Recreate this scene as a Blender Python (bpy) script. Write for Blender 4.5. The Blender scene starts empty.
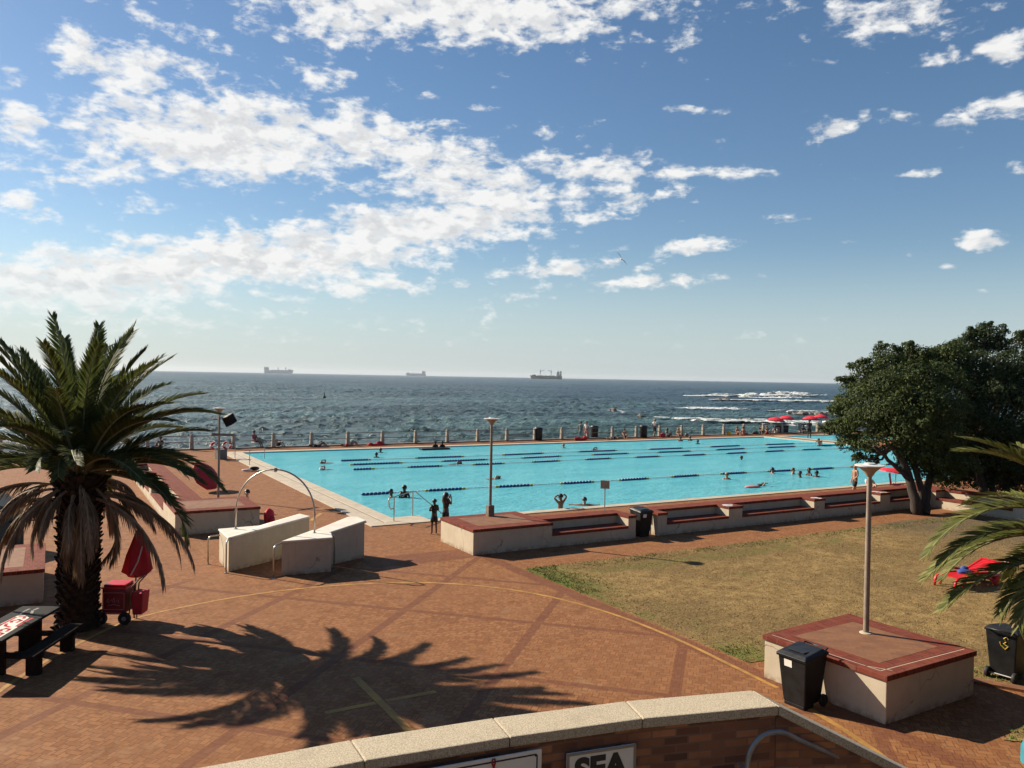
import bpy, bmesh, math, random
from mathutils import Vector, Matrix
from math import sin, cos, pi, radians as rad

random.seed(11)
SC = bpy.context.scene
COL = SC.collection

# ------------------------------------------------------------------ camera
# world frame: x runs along the pool, y across it towards the sea, z up (metres)
F, CAMZ, ROLL, PITCH, YAW = 800.0, 5.5, rad(1.054), math.atan(7.3 / 800), rad(30)
CAM = Vector((-11.37, -27.86, CAMZ))
_r0, _f0, _u0 = Vector((1, 0, 0)), Vector((0, cos(PITCH), -sin(PITCH))), Vector((0, sin(PITCH), cos(PITCH)))
_Z = Matrix.Rotation(-YAW, 3, 'Z')
RIGHT = _Z @ (_r0 * cos(ROLL) + _u0 * sin(ROLL))
UP = _Z @ (_u0 * cos(ROLL) - _r0 * sin(ROLL))
FWD = _Z @ _f0


def ray(px, py):
    return RIGHT * ((px - 512) / F) + UP * ((384 - py) / F) + FWD


def at(px, py, z=0.0):
    """ground point (height z) read off the photograph while surveying the site"""
    d = ray(px, py)
    return CAM + d * ((z - CAMZ) / d.z)


def at_d(px, py, dist):
    return CAM + ray(px, py) * dist


def height(px_top, base):
    """height z of an upright thing standing at base whose top is at image row px_top[1]"""
    d = ray(*px_top)
    k = math.hypot(base.x - CAM.x, base.y - CAM.y) / math.hypot(d.x, d.y)
    return CAMZ + d.z * k


cd = bpy.data.cameras.new('camera')
cam = bpy.data.objects.new('camera', cd)
COL.objects.link(cam)
cd.sensor_width = 36
cd.lens = F * 36 / 1024
cd.clip_start, cd.clip_end = 0.1, 80000
cam.matrix_world = Matrix.Translation(CAM) @ Matrix((RIGHT, UP, -FWD)).transposed().to_4x4()
SC.camera = cam

SC.view_settings.view_transform = 'Standard'
SC.view_settings.look = 'None'
SC.view_settings.gamma = 1
SC.view_settings.exposure = 0.92
SC.cycles.max_bounces = 6
SC.cycles.diffuse_bounces = 2
SC.cycles.sample_clamp_indirect = 4
SC.cycles.transparent_max_bounces = 12
SC.cycles.volume_bounces = 0
SC.cycles.use_denoising = True

# ------------------------------------------------------------------ materials
MATS = {}


class NT:
    """small helper to write node graphs"""
    def __init__(s, tree):
        s.t = tree

    def n(s, typ, **kw):
        nd = s.t.nodes.new(typ)
        for k, v in kw.items():
            if k in nd.inputs.keys() if isinstance(k, str) else False:
                s.put(nd.inputs[k], v)
            else:
                setattr(nd, k, v)
        return nd

    def put(s, sock, v):
        if isinstance(v, bpy.types.NodeSocket):
            s.t.links.new(v, sock)
        else:
            if sock.type == 'RGBA' and len(v) == 3:
                v = (*v, 1)
            sock.default_value = v

    def m(s, op, a, b=None, c=None, clamp=False):
        nd = s.t.nodes.new('ShaderNodeMath')
        nd.operation = op
        nd.use_clamp = clamp
        for i, v in enumerate((a, b, c)):
            if v is not None:
                s.put(nd.inputs[i], v)
        return nd.outputs[0]

    def vm(s, op, a, b=None):
        nd = s.t.nodes.new('ShaderNodeVectorMath')
        nd.operation = op
        s.put(nd.inputs[0], a)
        if b is not None:
            s.put(nd.inputs[1], b)
        return nd.outputs['Value'] if op in ('LENGTH', 'DOT_PRODUCT') else nd.outputs[0]

    def noise(s, vec, scale, detail=4, rough=.55, dist=0):
        nd = s.t.nodes.new('ShaderNodeTexNoise')
        if vec is not None:
            s.put(nd.inputs['Vector'], vec)
        nd.inputs['Scale'].default_value = scale
        nd.inputs['Detail'].default_value = detail
        nd.inputs['Roughness'].default_value = rough
        nd.inputs['Distortion'].default_value = dist
        return nd.outputs['Fac']

    def mapping(s, vec, loc=(0, 0, 0), rot=(0, 0, 0), sc=(1, 1, 1), typ='POINT'):
        nd = s.t.nodes.new('ShaderNodeMapping')
        nd.vector_type = typ
        s.put(nd.inputs['Vector'], vec)
        nd.inputs['Location'].default_value = loc
        nd.inputs['Rotation'].default_value = rot
        nd.inputs['Scale'].default_value = sc
        return nd.outputs[0]

    def rng(s, v, a, b, c=0.0, d=1.0, smooth=True):
        nd = s.t.nodes.new('ShaderNodeMapRange')
        nd.interpolation_type = 'SMOOTHSTEP' if smooth else 'LINEAR'
        s.put(nd.inputs[0], v)
        for i, q in enumerate((a, b, c, d)):
            nd.inputs[i + 1].default_value = q
        return nd.outputs[0]

    def mix(s, fac, a, b, blend='MIX'):
        nd = s.t.nodes.new('ShaderNodeMix')
        nd.data_type = 'RGBA'
        nd.blend_type = blend
        s.put(nd.inputs[0], fac)
        s.put(nd.inputs[6], a)
        s.put(nd.inputs[7], b)
        return nd.outputs[2]

    def ramp(s, fac, stops):
        nd = s.t.nodes.new('ShaderNodeValToRGB')
        el = nd.color_ramp.elements
        while len(el) < len(stops):
            el.new(.5)
        for e, (p, c) in zip(el, stops):
            e.position = p
            e.color = (*c, 1)
        s.put(nd.inputs[0], fac)
        return nd.outputs[0]

    def bump(s, h, strength, dist=.02):
        nd = s.t.nodes.new('ShaderNodeBump')
        nd.inputs['Strength'].default_value = strength
        nd.inputs['Distance'].default_value = dist
        s.put(nd.inputs['Height'], h)
        return nd.outputs[0]

    def coord(s, which='Object'):
        return s.t.nodes.new('ShaderNodeTexCoord').outputs[which]

    def pos(s):
        return s.t.nodes.new('ShaderNodeNewGeometry').outputs['Position']


def new_mat(name):
    m = bpy.data.materials.new(name)
    m.use_nodes = True
    MATS[name] = m
    t = NT(m.node_tree)
    return m, t, m.node_tree.nodes['Principled BSDF']


def plain(name, col, rough=.6, var=.12, scale=6, metal=0, bump=0, spec=.5):
    """painted / moulded surface with slight procedural wear"""
    m, t, b = new_mat(name)
    p = t.coord()
    n = t.noise(p, scale, 5, .6)
    dark = tuple(c * (1 - var) for c in col)
    lite = tuple(min(1, c * (1 + var)) for c in col)
    t.put(b.inputs['Base Color'], t.mix(t.rng(n, .3, .7), dark, lite))
    t.put(b.inputs['Roughness'], t.rng(n, .2, .8, max(0, rough - .08), min(1, rough + .08)))
    b.inputs['Metallic'].default_value = metal
    b.inputs['Specular IOR Level'].default_value = spec
    if bump:
        t.put(b.inputs['Normal'], t.bump(t.noise(p, scale * 6, 4), bump, .01))
    return m


def make_materials():
    # ---- brick paving: small bricks in pairs, darker bands in a diagonal grid on the plaza
    m, t, b = new_mat('paving_brick')
    p = t.pos()
    sep = t.n('ShaderNodeSeparateXYZ')
    t.put(sep.inputs[0], p)
    X, Y = sep.outputs[0], sep.outputs[1]
    q = t.mapping(p, rot=(0, 0, rad(45)))
    br = t.n('ShaderNodeTexBrick')
    t.put(br.inputs['Vector'], q)
    t.put(br.inputs['Color1'], (.335, .150, .058))
    t.put(br.inputs['Color2'], (.215, .082, .030))
    t.put(br.inputs['Mortar'], (.13, .056, .026))
    br.inputs['Scale'].default_value = 1
    br.inputs['Brick Width'].default_value = .22
    br.inputs['Row Height'].default_value = .11
    br.inputs['Mortar Size'].default_value = .008
    br.inputs['Bias'].default_value = -.1
    br2 = t.n('ShaderNodeTexBrick')
    t.put(br2.inputs['Vector'], t.mapping(p, rot=(0, 0, rad(-45)), loc=(.3, .17, 0)))
    t.put(br2.inputs['Color1'], (.35, .158, .061))
    t.put(br2.inputs['Color2'], (.23, .088, .032))
    t.put(br2.inputs['Mortar'], (.13, .056, .026))
    br2.inputs['Scale'].default_value = 1
    br2.inputs['Brick Width'].default_value = .22
    br2.inputs['Row Height'].default_value = .11
    br2.inputs['Mortar Size'].default_value = .008
    ck = t.n('ShaderNodeTexChecker')
    t.put(ck.inputs['Vector'], q)
    ck.inputs['Scale'].default_value = 1 / .22
    t.put(ck.inputs['Color1'], (0, 0, 0))
    t.put(ck.inputs['Color2'], (1, 1, 1))
    col = t.mix(ck.outputs['Fac'], br.outputs['Color'], br2.outputs['Color'])
    big = t.noise(p, .35, 6, .62)
    col = t.mix(t.rng(big, .35, .65, 0, .40), col, (.275, .125, .052))
    fine = t.noise(p, 2.3, 5, .6)
    col = t.mix(t.rng(fine, .52, .75, 0, .45), col, (.12, .048, .022))
    sand = t.m('MULTIPLY', t.rng(t.noise(p, .9, 6, .7), .56, .70), .45)
    col = t.mix(sand, col, (.33, .20, .105))
    gum = t.n('ShaderNodeTexVoronoi')
    t.put(gum.inputs['Vector'], p)
    gum.inputs['Scale'].default_value = 1.6
    col = t.mix(t.m('MULTIPLY', t.m('LESS_THAN', gum.outputs['Distance'], .035), .6), col, (.07, .035, .02))
    stain = t.rng(t.noise(t.mapping(p, rot=(0, 0, .7), sc=(.5, 1.6, 1)), .8, 5, .65), .60, .72, 0, .4)
    col = t.mix(stain, col, (.10, .044, .022))
    # diagonal bands (x-y = 1.95 + 4.5k, x+y = -23.9 + 4.7k), only on the plaza
    a = t.m('SUBTRACT', X, Y)
    s_ = t.m('ADD', X, Y)
    w1 = t.m('PINGPONG', t.m('SUBTRACT', a, 1.85), 2.26)
    w2 = t.m('PINGPONG', t.m('ADD', s_, 23.9), 2.32)
    band = t.m('MAXIMUM', t.m('LESS_THAN', w1, .15), t.m('LESS_THAN', w2, .13))
    inside = t.m('MULTIPLY', t.m('LESS_THAN', Y, -5.6), t.m('LESS_THAN', X, .02))
    band = t.m('MULTIPLY', band, inside)
    edge = t.m('MULTIPLY', t.m('LESS_THAN', t.m('ABSOLUTE', t.m('SUBTRACT', X, .2)), .2), t.m('LESS_THAN', Y, -6.15))
    panel = t.m('MULTIPLY', t.m('LESS_THAN', t.m('ABSOLUTE', t.m('ADD', X, 1.75)), 1.65), t.m('LESS_THAN', t.m('ABSOLUTE', t.m('ADD', Y, 5.75)), .62))
    band = t.m('MAXIMUM', band, t.m('MAXIMUM', edge, panel))
    dk = t.mix(t.noise(p, 9, 3), (.10, .030, .018), (.17, .055, .032))
    col = t.mix(t.m('MULTIPLY', band, .55), col, dk)
    t.put(b.inputs['Base Color'], col)
    t.put(b.inputs['Roughness'], t.rng(fine, .2, .8, .7, .95))
    b.inputs['Specular IOR Level'].default_value = .2
    t.put(b.inputs['Normal'], t.bump(t.m('ADD', br.outputs['Fac'], t.m('MULTIPLY', fine, -1.5)), .25, .006))

    # ---- red clinker brick tops of the walls
    m, t, b = new_mat('red_brick')
    p = t.coord()
    br = t.n('ShaderNodeTexBrick')
    t.put(br.inputs['Vector'], p)
    t.put(br.inputs['Color1'], (.215, .046, .027))
    t.put(br.inputs['Color2'], (.135, .029, .018))
    t.put(br.inputs['Mortar'], (.20, .08, .052))
    br.inputs['Scale'].default_value = 1
    br.inputs['Brick Width'].default_value = .11
    br.inputs['Row Height'].default_value = .23
    br.inputs['Mortar Size'].default_value = .007
    n = t.noise(p, 3, 5, .6)
    t.put(b.inputs['Base Color'], t.mix(t.rng(n, .4, .75, 0, .5), br.outputs['Color'], (.235, .085, .052)))
    b.inputs['Roughness'].default_value = .85
    b.inputs['Specular IOR Level'].default_value = .15
    t.put(b.inputs['Normal'], t.bump(t.m('ADD', br.outputs['Fac'], t.noise(p, 30, 3)), .35, .006))

    m, t, b = new_mat('orange_brick')
    p = t.coord()
    br = t.n('ShaderNodeTexBrick')
    t.put(br.inputs['Vector'], t.mapping(p, rot=(0, 0, rad(45))))
    t.put(br.inputs['Color1'], (.25, .108, .042))
    t.put(br.inputs['Color2'], (.165, .066, .028))
    t.put(br.inputs['Mortar'], (.15, .07, .04))
    br.inputs['Scale'].default_value = 1
    br.inputs['Brick Width'].default_value = .22
    br.inputs['Row Height'].default_value = .11
    br.inputs['Mortar Size'].default_value = .006
    n = t.noise(p, 2.5, 5, .6)
    t.put(b.inputs['Base Color'], t.mix(t.rng(n, .35, .75, 0, .6), br.outputs['Color'], (.27, .122, .05)))
    b.inputs['Roughness'].default_value = .8
    t.put(b.inputs['Normal'], t.bump(br.outputs['Fac'], .25, .005))

    # ---- cream plaster with streaks
    m, t, b = new_mat('cream_plaster')
    p = t.coord()
    n = t.noise(p, 1.6, 6, .65)
    st = t.noise(t.mapping(p, sc=(9, 9, .7)), 1, 4, .6)
    col = t.mix(t.rng(n, .3, .7), (.50, .425, .305), (.58, .50, .37))
    col = t.mix(t.rng(st, .55, .8, 0, .5), col, (.34, .27, .19))
    vc = t.n('ShaderNodeTexVoronoi')
    vc.feature = 'DISTANCE_TO_EDGE'
    t.put(vc.inputs['Vector'], t.vm('ADD', p, t.vm('MULTIPLY', t.pos(), (.0, .0, .0))))
    vc.inputs['Scale'].default_value = .55
    wob = t.n('ShaderNodeTexNoise')
    t.put(wob.inputs['Vector'], p)
    wob.inputs['Scale'].default_value = 2.5
    t.put(vc.inputs['Vector'], t.vm('ADD', p, t.vm('MULTIPLY', wob.outputs['Color'], (.7, .7, .7))))
    crack = t.m('MULTIPLY', t.m('LESS_THAN', vc.outputs['Distance'], .006), t.rng(t.noise(p, 1.1, 3), .48, .56))
    col = t.mix(t.m('MULTIPLY', crack, .7), col, (.16, .12, .085))
    chip = t.rng(t.noise(p, 5.5, 5, .7), .69, .73, 0, .6)
    col = t.mix(chip, col, (.30, .245, .18))
    sepz = t.n('ShaderNodeSeparateXYZ')
    t.put(sepz.inputs[0], t.pos())
    splash = t.m('MULTIPLY', t.rng(sepz.outputs[2], .0, .16, 1, 0), t.rng(t.noise(p, 7, 4), .35, .6))
    col = t.mix(t.m('MULTIPLY', splash, .85), col, (.30, .20, .13))
    t.put(b.inputs['Base Color'], col)
    b.inputs['Roughness'].default_value = .85
    b.inputs['Specular IOR Level'].default_value = .25
    t.put(b.inputs['Normal'], t.bump(t.noise(p, 40, 4), .25, .005))

    # ---- granite coping of the terrace
    m, t, b = new_mat('granite_coping')
    p = t.pos()
    v = t.n('ShaderNodeTexVoronoi')
    t.put(v.inputs['Vector'], p)
    v.inputs['Scale'].default_value = 130
    sp = t.noise(p, 95, 3, .7)
    col = t.mix(t.rng(sp, .42, .62), (.46, .385, .26), (.66, .57, .41))
    col = t.mix(t.rng(t.noise(p, 160, 2, .6), .585, .66, 0, .85), col, (.09, .07, .05))
    col = t.mix(t.rng(t.noise(p, 4, 5, .65), .5, .8, 0, .4), col, (.28, .23, .16))
    t.put(b.inputs['Base Color'], col)
    b.inputs['Roughness'].default_value = .85
    t.put(b.inputs['Normal'], t.bump(sp, .5, .004))

    # ---- facing brick of the terrace wall (uses a UV laid along the wall, in metres)
    m, t, b = new_mat('face_brick')
    uv = t.coord('UV')
    br = t.n('ShaderNodeTexBrick')
    t.put(br.inputs['Vector'], uv)
    t.put(br.inputs['Color1'], (.52, .22, .095))
    t.put(br.inputs['Color2'], (.11, .045, .032))
    t.put(br.inputs['Mortar'], (.24, .14, .09))
    br.inputs['Scale'].default_value = 1
    br.inputs['Brick Width'].default_value = .165
    br.inputs['Row Height'].default_value = .052
    br.inputs['Mortar Size'].default_value = .006
    n = t.noise(uv, 5, 5, .6)
    t.put(b.inputs['Base Color'], t.mix(t.rng(n, .45, .75, 0, .5), br.outputs['Color'], (.20, .085, .045)))
    b.inputs['Roughness'].default_value = .85
    t.put(b.inputs['Normal'], t.bump(t.m('ADD', br.outputs['Fac'], t.m('MULTIPLY', t.noise(uv, 60, 3), -.5)), -.5, .006))

    plain('sky_block_brick', (.085, .052, .036), .8, .3, 2)  # kept dark so the added building behind the viewer bounces little light
    # ---- lawn soil/thatch
    m, t, b = new_mat('dry_lawn')
    p = t.pos()
    sep = t.n('ShaderNodeSeparateXYZ')
    t.put(sep.inputs[0], p)
    X, Y = sep.outputs[0], sep.outputs[1]
    n1 = t.noise(p, .28, 5, .6)
    n2 = t.noise(p, 2.2, 6, .7)
    n3 = t.noise(p, 14, 4, .7)
    col = t.mix(t.rng(n2, .3, .7), (.17, .105, .038), (.37, .25, .10))
    col = t.mix(t.rng(n1, .44, .60, 0, .65), col, (.15, .10, .042))
    n4 = t.noise(p, 38, 4, .75)
    n5 = t.noise(p, 6, 5, .75)
    col = t.mix(t.rng(n3, .5, .72, 0, .6), col, (.37, .265, .115))
    col = t.mix(t.rng(n5, .50, .66, 0, .65), col, (.105, .062, .026))
    col = t.mix(t.rng(n4, .54, .64, 0, .7), col, (.085, .055, .024))
    col = t.mix(t.rng(n4, .46, .36, 0, .6), col, (.46, .34, .16))
    # greener where sprinklers reach: along the left and the near-left edges
    spots = t.m('MAXIMUM', t.rng(Y, -12.5, -10.2), t.rng(Y, -15.2, -16.6))
    g1 = t.rng(t.m('ADD', X, t.m('MULTIPLY', n2, 2.4)), 1.6, 3.4, 1, 0)
    g2 = t.rng(t.m('ABSOLUTE', t.m('ADD', t.m('ADD', Y, 9.0), t.m('MULTIPLY', n1, .8))), .1, .6, .35, 0)
    g3 = t.rng(t.noise(p, .55, 3, .5), .64, .74, 0, .4)
    g1 = t.m('MULTIPLY', g1, t.m('MAXIMUM', spots, t.rng(t.noise(p, 1.1, 4, .6), .5, .62, 0, .55)))
    green = t.m('MAXIMUM', t.m('MULTIPLY', g1, .9), t.m('MAXIMUM', t.m('MULTIPLY', g2, t.rng(n1, .4, .6)), g3))
    green = t.m('MULTIPLY', green, t.rng(n2, .32, .58))
    col = t.mix(green, col, (.075, .135, .022))
    # bare trodden earth under the trees
    bare = t.m('MULTIPLY', t.rng(t.vm('LENGTH', t.vm('SUBTRACT', p, (21.5, -10.0, 0))), 3.0, 8.0, 1, 0), t.rng(n2, .3, .55))
    col = t.mix(t.m('MULTIPLY', bare, .8), col, (.125, .095, .065))
    t.put(b.inputs['Base Color'], col)
    b.inputs['Roughness'].default_value = .95
    b.inputs['Specular IOR Level'].default_value = .1
    t.put(b.inputs['Normal'], t.bump(t.m('ADD', n3, t.m('MULTIPLY', n2, 1.5)), .8, .03))

    # ---- grass blades
    m, t, b = new_mat('grass_blade')
    g = t.n('ShaderNodeNewGeometry')
    n1 = t.noise(g.outputs['Position'], .4, 4, .6)
    c1 = t.mix(g.outputs['Random Per Island'], (.17, .125, .045), (.42, .31, .14))
    t.put(b.inputs['Base Color'], t.mix(t.rng(n1, .55, .72, 0, .7), c1, (.13, .125, .04)))
    b.inputs['Roughness'].default_value = .8
    b.inputs['Specular IOR Level'].default_value = .15
    m, t, b = new_mat('green_grass_blade')
    g = t.n('ShaderNodeNewGeometry')
    t.put(b.inputs['Base Color'], t.mix(g.outputs['Random Per Island'], (.06, .12, .016), (.14, .19, .04)))
    b.inputs['Roughness'].default_value = .8
    b.inputs['Specular IOR Level'].default_value = .15

    # ---- pool
    m, t, b = new_mat('pool_floor')
    p = t.pos()
    sep = t.n('ShaderNodeSeparateXYZ')
    t.put(sep.inputs[0], p)
    Y = sep.outputs[1]
    l = t.m('PINGPONG', t.m('ADD', Y, 1.45), 1.22)
    line = t.m('MULTIPLY', t.m('LESS_THAN', l, .11), t.m('LESS_THAN', t.m('ABSOLUTE', t.m('SUBTRACT', sep.outputs[0], 25)), 23.0))
    col = t.mix(t.rng(t.noise(p, .25, 4), .35, .65), (.06, .56, .64), (.09, .64, .70))
    caus = t.n('ShaderNodeTexVoronoi')
    caus.feature = 'DISTANCE_TO_EDGE'
    t.put(caus.inputs['Vector'], t.mapping(p, sc=(.8, 1.3, 1)))
    caus.inputs['Scale'].default_value = 1.2
    col = t.mix(t.m('MULTIPLY', line, .85), col, (.012, .10, .16))
    t.put(b.inputs['Base Color'], col)
    b.inputs['Roughness'].default_value = .8
    m, t, b = new_mat('pool_water')
    tr = t.n('ShaderNodeBsdfTransparent')
    t.put(tr.inputs[0], (.80, .97, .985))
    gl = t.n('ShaderNodeBsdfGlossy')
    gl.inputs['Roughness'].default_value = .12
    t.put(gl.inputs['Color'], (1, 1, 1))
    p = t.pos()
    h = t.m('ADD', t.noise(t.mapping(p, rot=(0, 0, .5), sc=(1, 1.8, 1)), 1.3, 5, .6), t.m('MULTIPLY', t.noise(p, 4.5, 4, .6), .35))
    bp = t.bump(h, 1.0, .24)
    t.put(gl.inputs['Normal'], bp)
    fr = t.n('ShaderNodeFresnel')
    fr.inputs['IOR'].default_value = 1.25
    t.put(fr.inputs['Normal'], bp)
    mx = t.n('ShaderNodeMixShader')
    t.put(mx.inputs[0], t.m('MULTIPLY', fr.outputs[0], .62))
    df = t.n('ShaderNodeBsdfDiffuse')
    t.put(df.inputs[0], t.mix(t.rng(t.noise(t.mapping(p, sc=(.6, 1.6, 1)), .35, 6, .68), .35, .65), (.098, .43, .515), (.135, .505, .58)))
    m2 = t.n('ShaderNodeMixShader')
    m2.inputs[0].default_value = .76
    t.put(df.inputs['Normal'], t.bump(h, .9, .11))
    t.t.links.new(tr.outputs[0], m2.inputs[1])
    t.t.links.new(df.outputs[0], m2.inputs[2])
    t.put(mx.inputs[1], m2.outputs[0])
    t.put(mx.inputs[2], gl.outputs[0])
    t.t.links.new(mx.outputs[0], t.t.nodes['Material Output'].inputs['Surface'])
    t.t.nodes.remove(b)
    m, t, b = new_mat('pool_coping')
    p = t.pos()
    n = t.noise(p, 2, 5, .6)
    t.put(b.inputs['Base Color'], t.mix(t.rng(n, .3, .7), (.46, .385, .28), (.57, .49, .37)))
    b.inputs['Roughness'].default_value = .7
    t.put(b.inputs['Normal'], t.bump(t.noise(p, 25, 3), .2, .005))

    # ---- sea
    m, t, b = new_mat('sea_water')
    p = t.pos()
    sep = t.n('ShaderNodeSeparateXYZ')
    t.put(sep.inputs[0], p)
    X, Y = sep.outputs[0], sep.outputs[1]
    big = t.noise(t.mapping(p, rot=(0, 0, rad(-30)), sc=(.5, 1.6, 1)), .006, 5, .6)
    wave_shade = t.noise(t.mapping(p, rot=(0, 0, rad(30)), sc=(.28, 1, 1)), .055, 8, .74)
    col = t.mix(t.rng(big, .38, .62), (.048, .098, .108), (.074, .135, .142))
    col = t.mix(t.rng(wave_shade, .36, .64), t.vm('MULTIPLY', col, (.32, .34, .36)), t.vm('MULTIPLY', col, (1.8, 1.75, 1.7)))  # light and dark wave faces put into the water colour by noise
    # deeper blue water to the right, green shallows by the sea wall there
    rightness = t.rng(X, 40, 330)
    col = t.mix(t.m('MULTIPLY', rightness, .75), col, t.mix(t.rng(wave_shade, .38, .64), (.011, .032, .054), (.034, .078, .114)))
    shal = t.m('MULTIPLY', t.rng(Y, 40, 165, 1, 0), t.rng(X, 20, 90))
    col = t.mix(t.m('MULTIPLY', shal, .8), col, t.mix(t.rng(wave_shade, .38, .64), (.018, .060, .050), (.045, .13, .10)))
    kelp = t.m('MULTIPLY', t.rng(Y, 45, 110, 1, 0), t.rng(t.noise(t.mapping(p, sc=(.4, 1.6, 1)), .08, 6, .75), .36, .56))
    col = t.mix(t.m('MULTIPLY', kelp, .9), col, (.012, .012, .010))
    # white caps: short streaks, sparse
    wv = t.mapping(p, rot=(0, 0, rad(18)), sc=(.35, 1, 1))
    cap = t.m('MULTIPLY', t.rng(t.noise(wv, .16, 5, .65, .6), .665, .71), t.rng(t.noise(p, .012, 3), .42, .55))
    # surf lines on the reef to the right
    def surf(cx, cy, ang, lx, ly, amt):
        q = t.mapping(p, loc=(cx, cy, 0), rot=(0, 0, ang), sc=(lx, ly, 1), typ='TEXTURE')
        d = t.vm('LENGTH', t.vm('MULTIPLY', q, (1, 1, 0)))
        return t.m('MULTIPLY', t.rng(d, .2, 1, 1, 0), amt)
    fo = None
    for a in SURF:
        f = surf(*a)
        fo = f if fo is None else t.m('MAXIMUM', fo, f)
    lace = t.noise(t.mapping(p, rot=(0, 0, rad(-30)), sc=(.45, 1.3, 1)), .16, 7, .72)
    fo = t.rng(t.m('ADD', t.m('MULTIPLY', fo, .70), lace), .80, .98)
    foam = t.m('MAXIMUM', fo, t.m('MULTIPLY', cap, .8))
    col = t.mix(foam, col, (.72, .76, .76))
    t.put(b.inputs['Base Color'], col)
    t.put(b.inputs['Roughness'], t.m('MAXIMUM', t.m('MULTIPLY', foam, .8), .30))
    b.inputs['IOR'].default_value = 1.33
    b.inputs['Specular IOR Level'].default_value = .22
    h1 = t.noise(t.mapping(p, rot=(0, 0, rad(20)), sc=(.5, 1, 1)), .11, 4, .55)
    h2 = t.noise(t.mapping(p, rot=(0, 0, rad(-25)), sc=(.6, 1, 1)), .5, 5, .62)
    h3 = t.noise(p, 1.7, 3, .6)
    h = t.m('ADD', t.m('MULTIPLY', h1, 2.0), t.m('ADD', t.m('MULTIPLY', h2, 1.5), t.m('MULTIPLY', h3, .5)))
    t.put(b.inputs['Normal'], t.bump(h, 1.0, 1.0))

    m, t, b = new_mat('sea_foam')
    p = t.pos()
    n = t.noise(p, .6, 6, .7)
    t.put(b.inputs['Base Color'], t.mix(t.rng(n, .38, .58), (.10, .17, .17), (.74, .77, .77)))
    b.inputs['Roughness'].default_value = .9
    t.put(b.inputs['Normal'], t.bump(n, 1, .4))

    # ---- vegetation
    def leafy(name, stops, trans):
        m, t, b = new_mat(name)
        g = t.n('ShaderNodeNewGeometry')
        v = t.m('ADD', t.m('MULTIPLY', g.outputs['Random Per Island'], .6), t.m('MULTIPLY', t.rng(t.noise(g.outputs['Position'], .9, 4, .6), .3, .7), .4))
        t.put(b.inputs['Base Color'], t.ramp(v, stops))
        b.inputs['Roughness'].default_value = .62
        b.inputs['Specular IOR Level'].default_value = .16
        tl = t.n('ShaderNodeBsdfTranslucent')
        t.put(tl.inputs[0], t.ramp(v, [(p_, tuple(min(1, c * 1.3) for c in c_)) for p_, c_ in stops]))
        mx = t.n('ShaderNodeMixShader')
        mx.inputs[0].default_value = trans
        t.t.links.new(b.outputs[0], mx.inputs[1])
        t.t.links.new(tl.outputs[0], mx.inputs[2])
        t.t.links.new(mx.outputs[0], t.t.nodes['Material Output'].inputs['Surface'])
    leafy('tree_leaf', [(0, (.014, .026, .009)), (.5, (.032, .052, .014)), (.85, (.060, .075, .026)), (1, (.10, .105, .04))], .12)
    leafy('olive_tree_leaf', [(0, (.020, .034, .009)), (.5, (.046, .068, .016)), (.85, (.092, .118, .030)), (1, (.145, .155, .05))], .15)
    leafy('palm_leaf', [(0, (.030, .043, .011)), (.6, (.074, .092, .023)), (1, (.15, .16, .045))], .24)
    leafy('sun_tinted_palm_leaf', [(0, (.050, .066, .014)), (.6, (.135, .150, .034)), (1, (.27, .25, .085))], .2)  # lighter copy of the palm leaf, sunlight put into its colour
    leafy('dead_palm_leaf', [(0, (.09, .060, .032)), (.6, (.22, .150, .085)), (1, (.40, .29, .18))], .1)
    plain('palm_rib', (.20, .19, .085), .6, .2, 8)
    plain('dead_palm_rib', (.28, .21, .13), .7, .25, 8)
    m, t, b = new_mat('palm_trunk')
    p = t.coord()
    n = t.noise(t.mapping(p, sc=(1, 1, 2)), 7, 6, .7)
    t.put(b.inputs['Base Color'], t.ramp(n, [(.25, (.016, .011, .008)), (.55, (.06, .042, .028)), (.8, (.15, .115, .08))]))
    b.inputs['Roughness'].default_value = .95
    b.inputs['Specular IOR Level'].default_value = .1
    t.put(b.inputs['Normal'], t.bump(n, 1, .05))
    m, t, b = new_mat('tree_bark')
    p = t.coord()
    n = t.noise(t.mapping(p, sc=(3, 3, .7)), 4, 6, .7)
    t.put(b.inputs['Base Color'], t.ramp(n, [(.3, (.02, .014, .010)), (.7, (.075, .055, .040))]))
    b.inputs['Roughness'].default_value = .95
    t.put(b.inputs['Normal'], t.bump(n, .8, .04))

    # ---- furniture
    plain('black_plastic', (.010, .0105, .011), .5, .3, 5, spec=.3)
    plain('grey_black_plastic', (.017, .018, .019), .45, .3, 6, spec=.4)
    plain('red_plastic', (.62, .018, .022), .35, .1, 6)
    plain('dark_red_plastic', (.22, .008, .012), .45, .2, 6)
    plain('red_canvas', (.50, .012, .022), .75, .2, 4)
    plain('bright_red_canvas', (.70, .022, .045), .7, .15, 4)
    plain('white_paint', (.70, .69, .65), .5, .06, 5)
    plain('sign_white', (.88, .84, .74), .45, .06, 3)
    plain('sign_black', (.012, .012, .014), .5, .1, 3)
    plain('sign_navy', (.015, .02, .05), .5, .1, 3)
    plain('ribbon_red', (.45, .012, .012), .5, .1, 3)
    plain('lamp_tan', (.36, .29, .21), .55, .1, 5)
    plain('lamp_pole', (.27, .22, .165), .5, .18, 5)
    plain('steel', (.56, .53, .47), .32, .1, 8, metal=.85)
    plain('dull_steel', (.36, .35, .33), .45, .12, 8, metal=.6)
    plain('rusty_steel', (.20, .15, .11), .6, .3, 8)
    plain('concrete_post', (.33, .29, .235), .9, .2, 3, bump=.4)
    plain('sea_wall_stone', (.22, .20, .17), .9, .3, 1, bump=.6)
    plain('dark_wood', (.016, .011, .008), .8, .4, 9, bump=.3, spec=.1)
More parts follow.
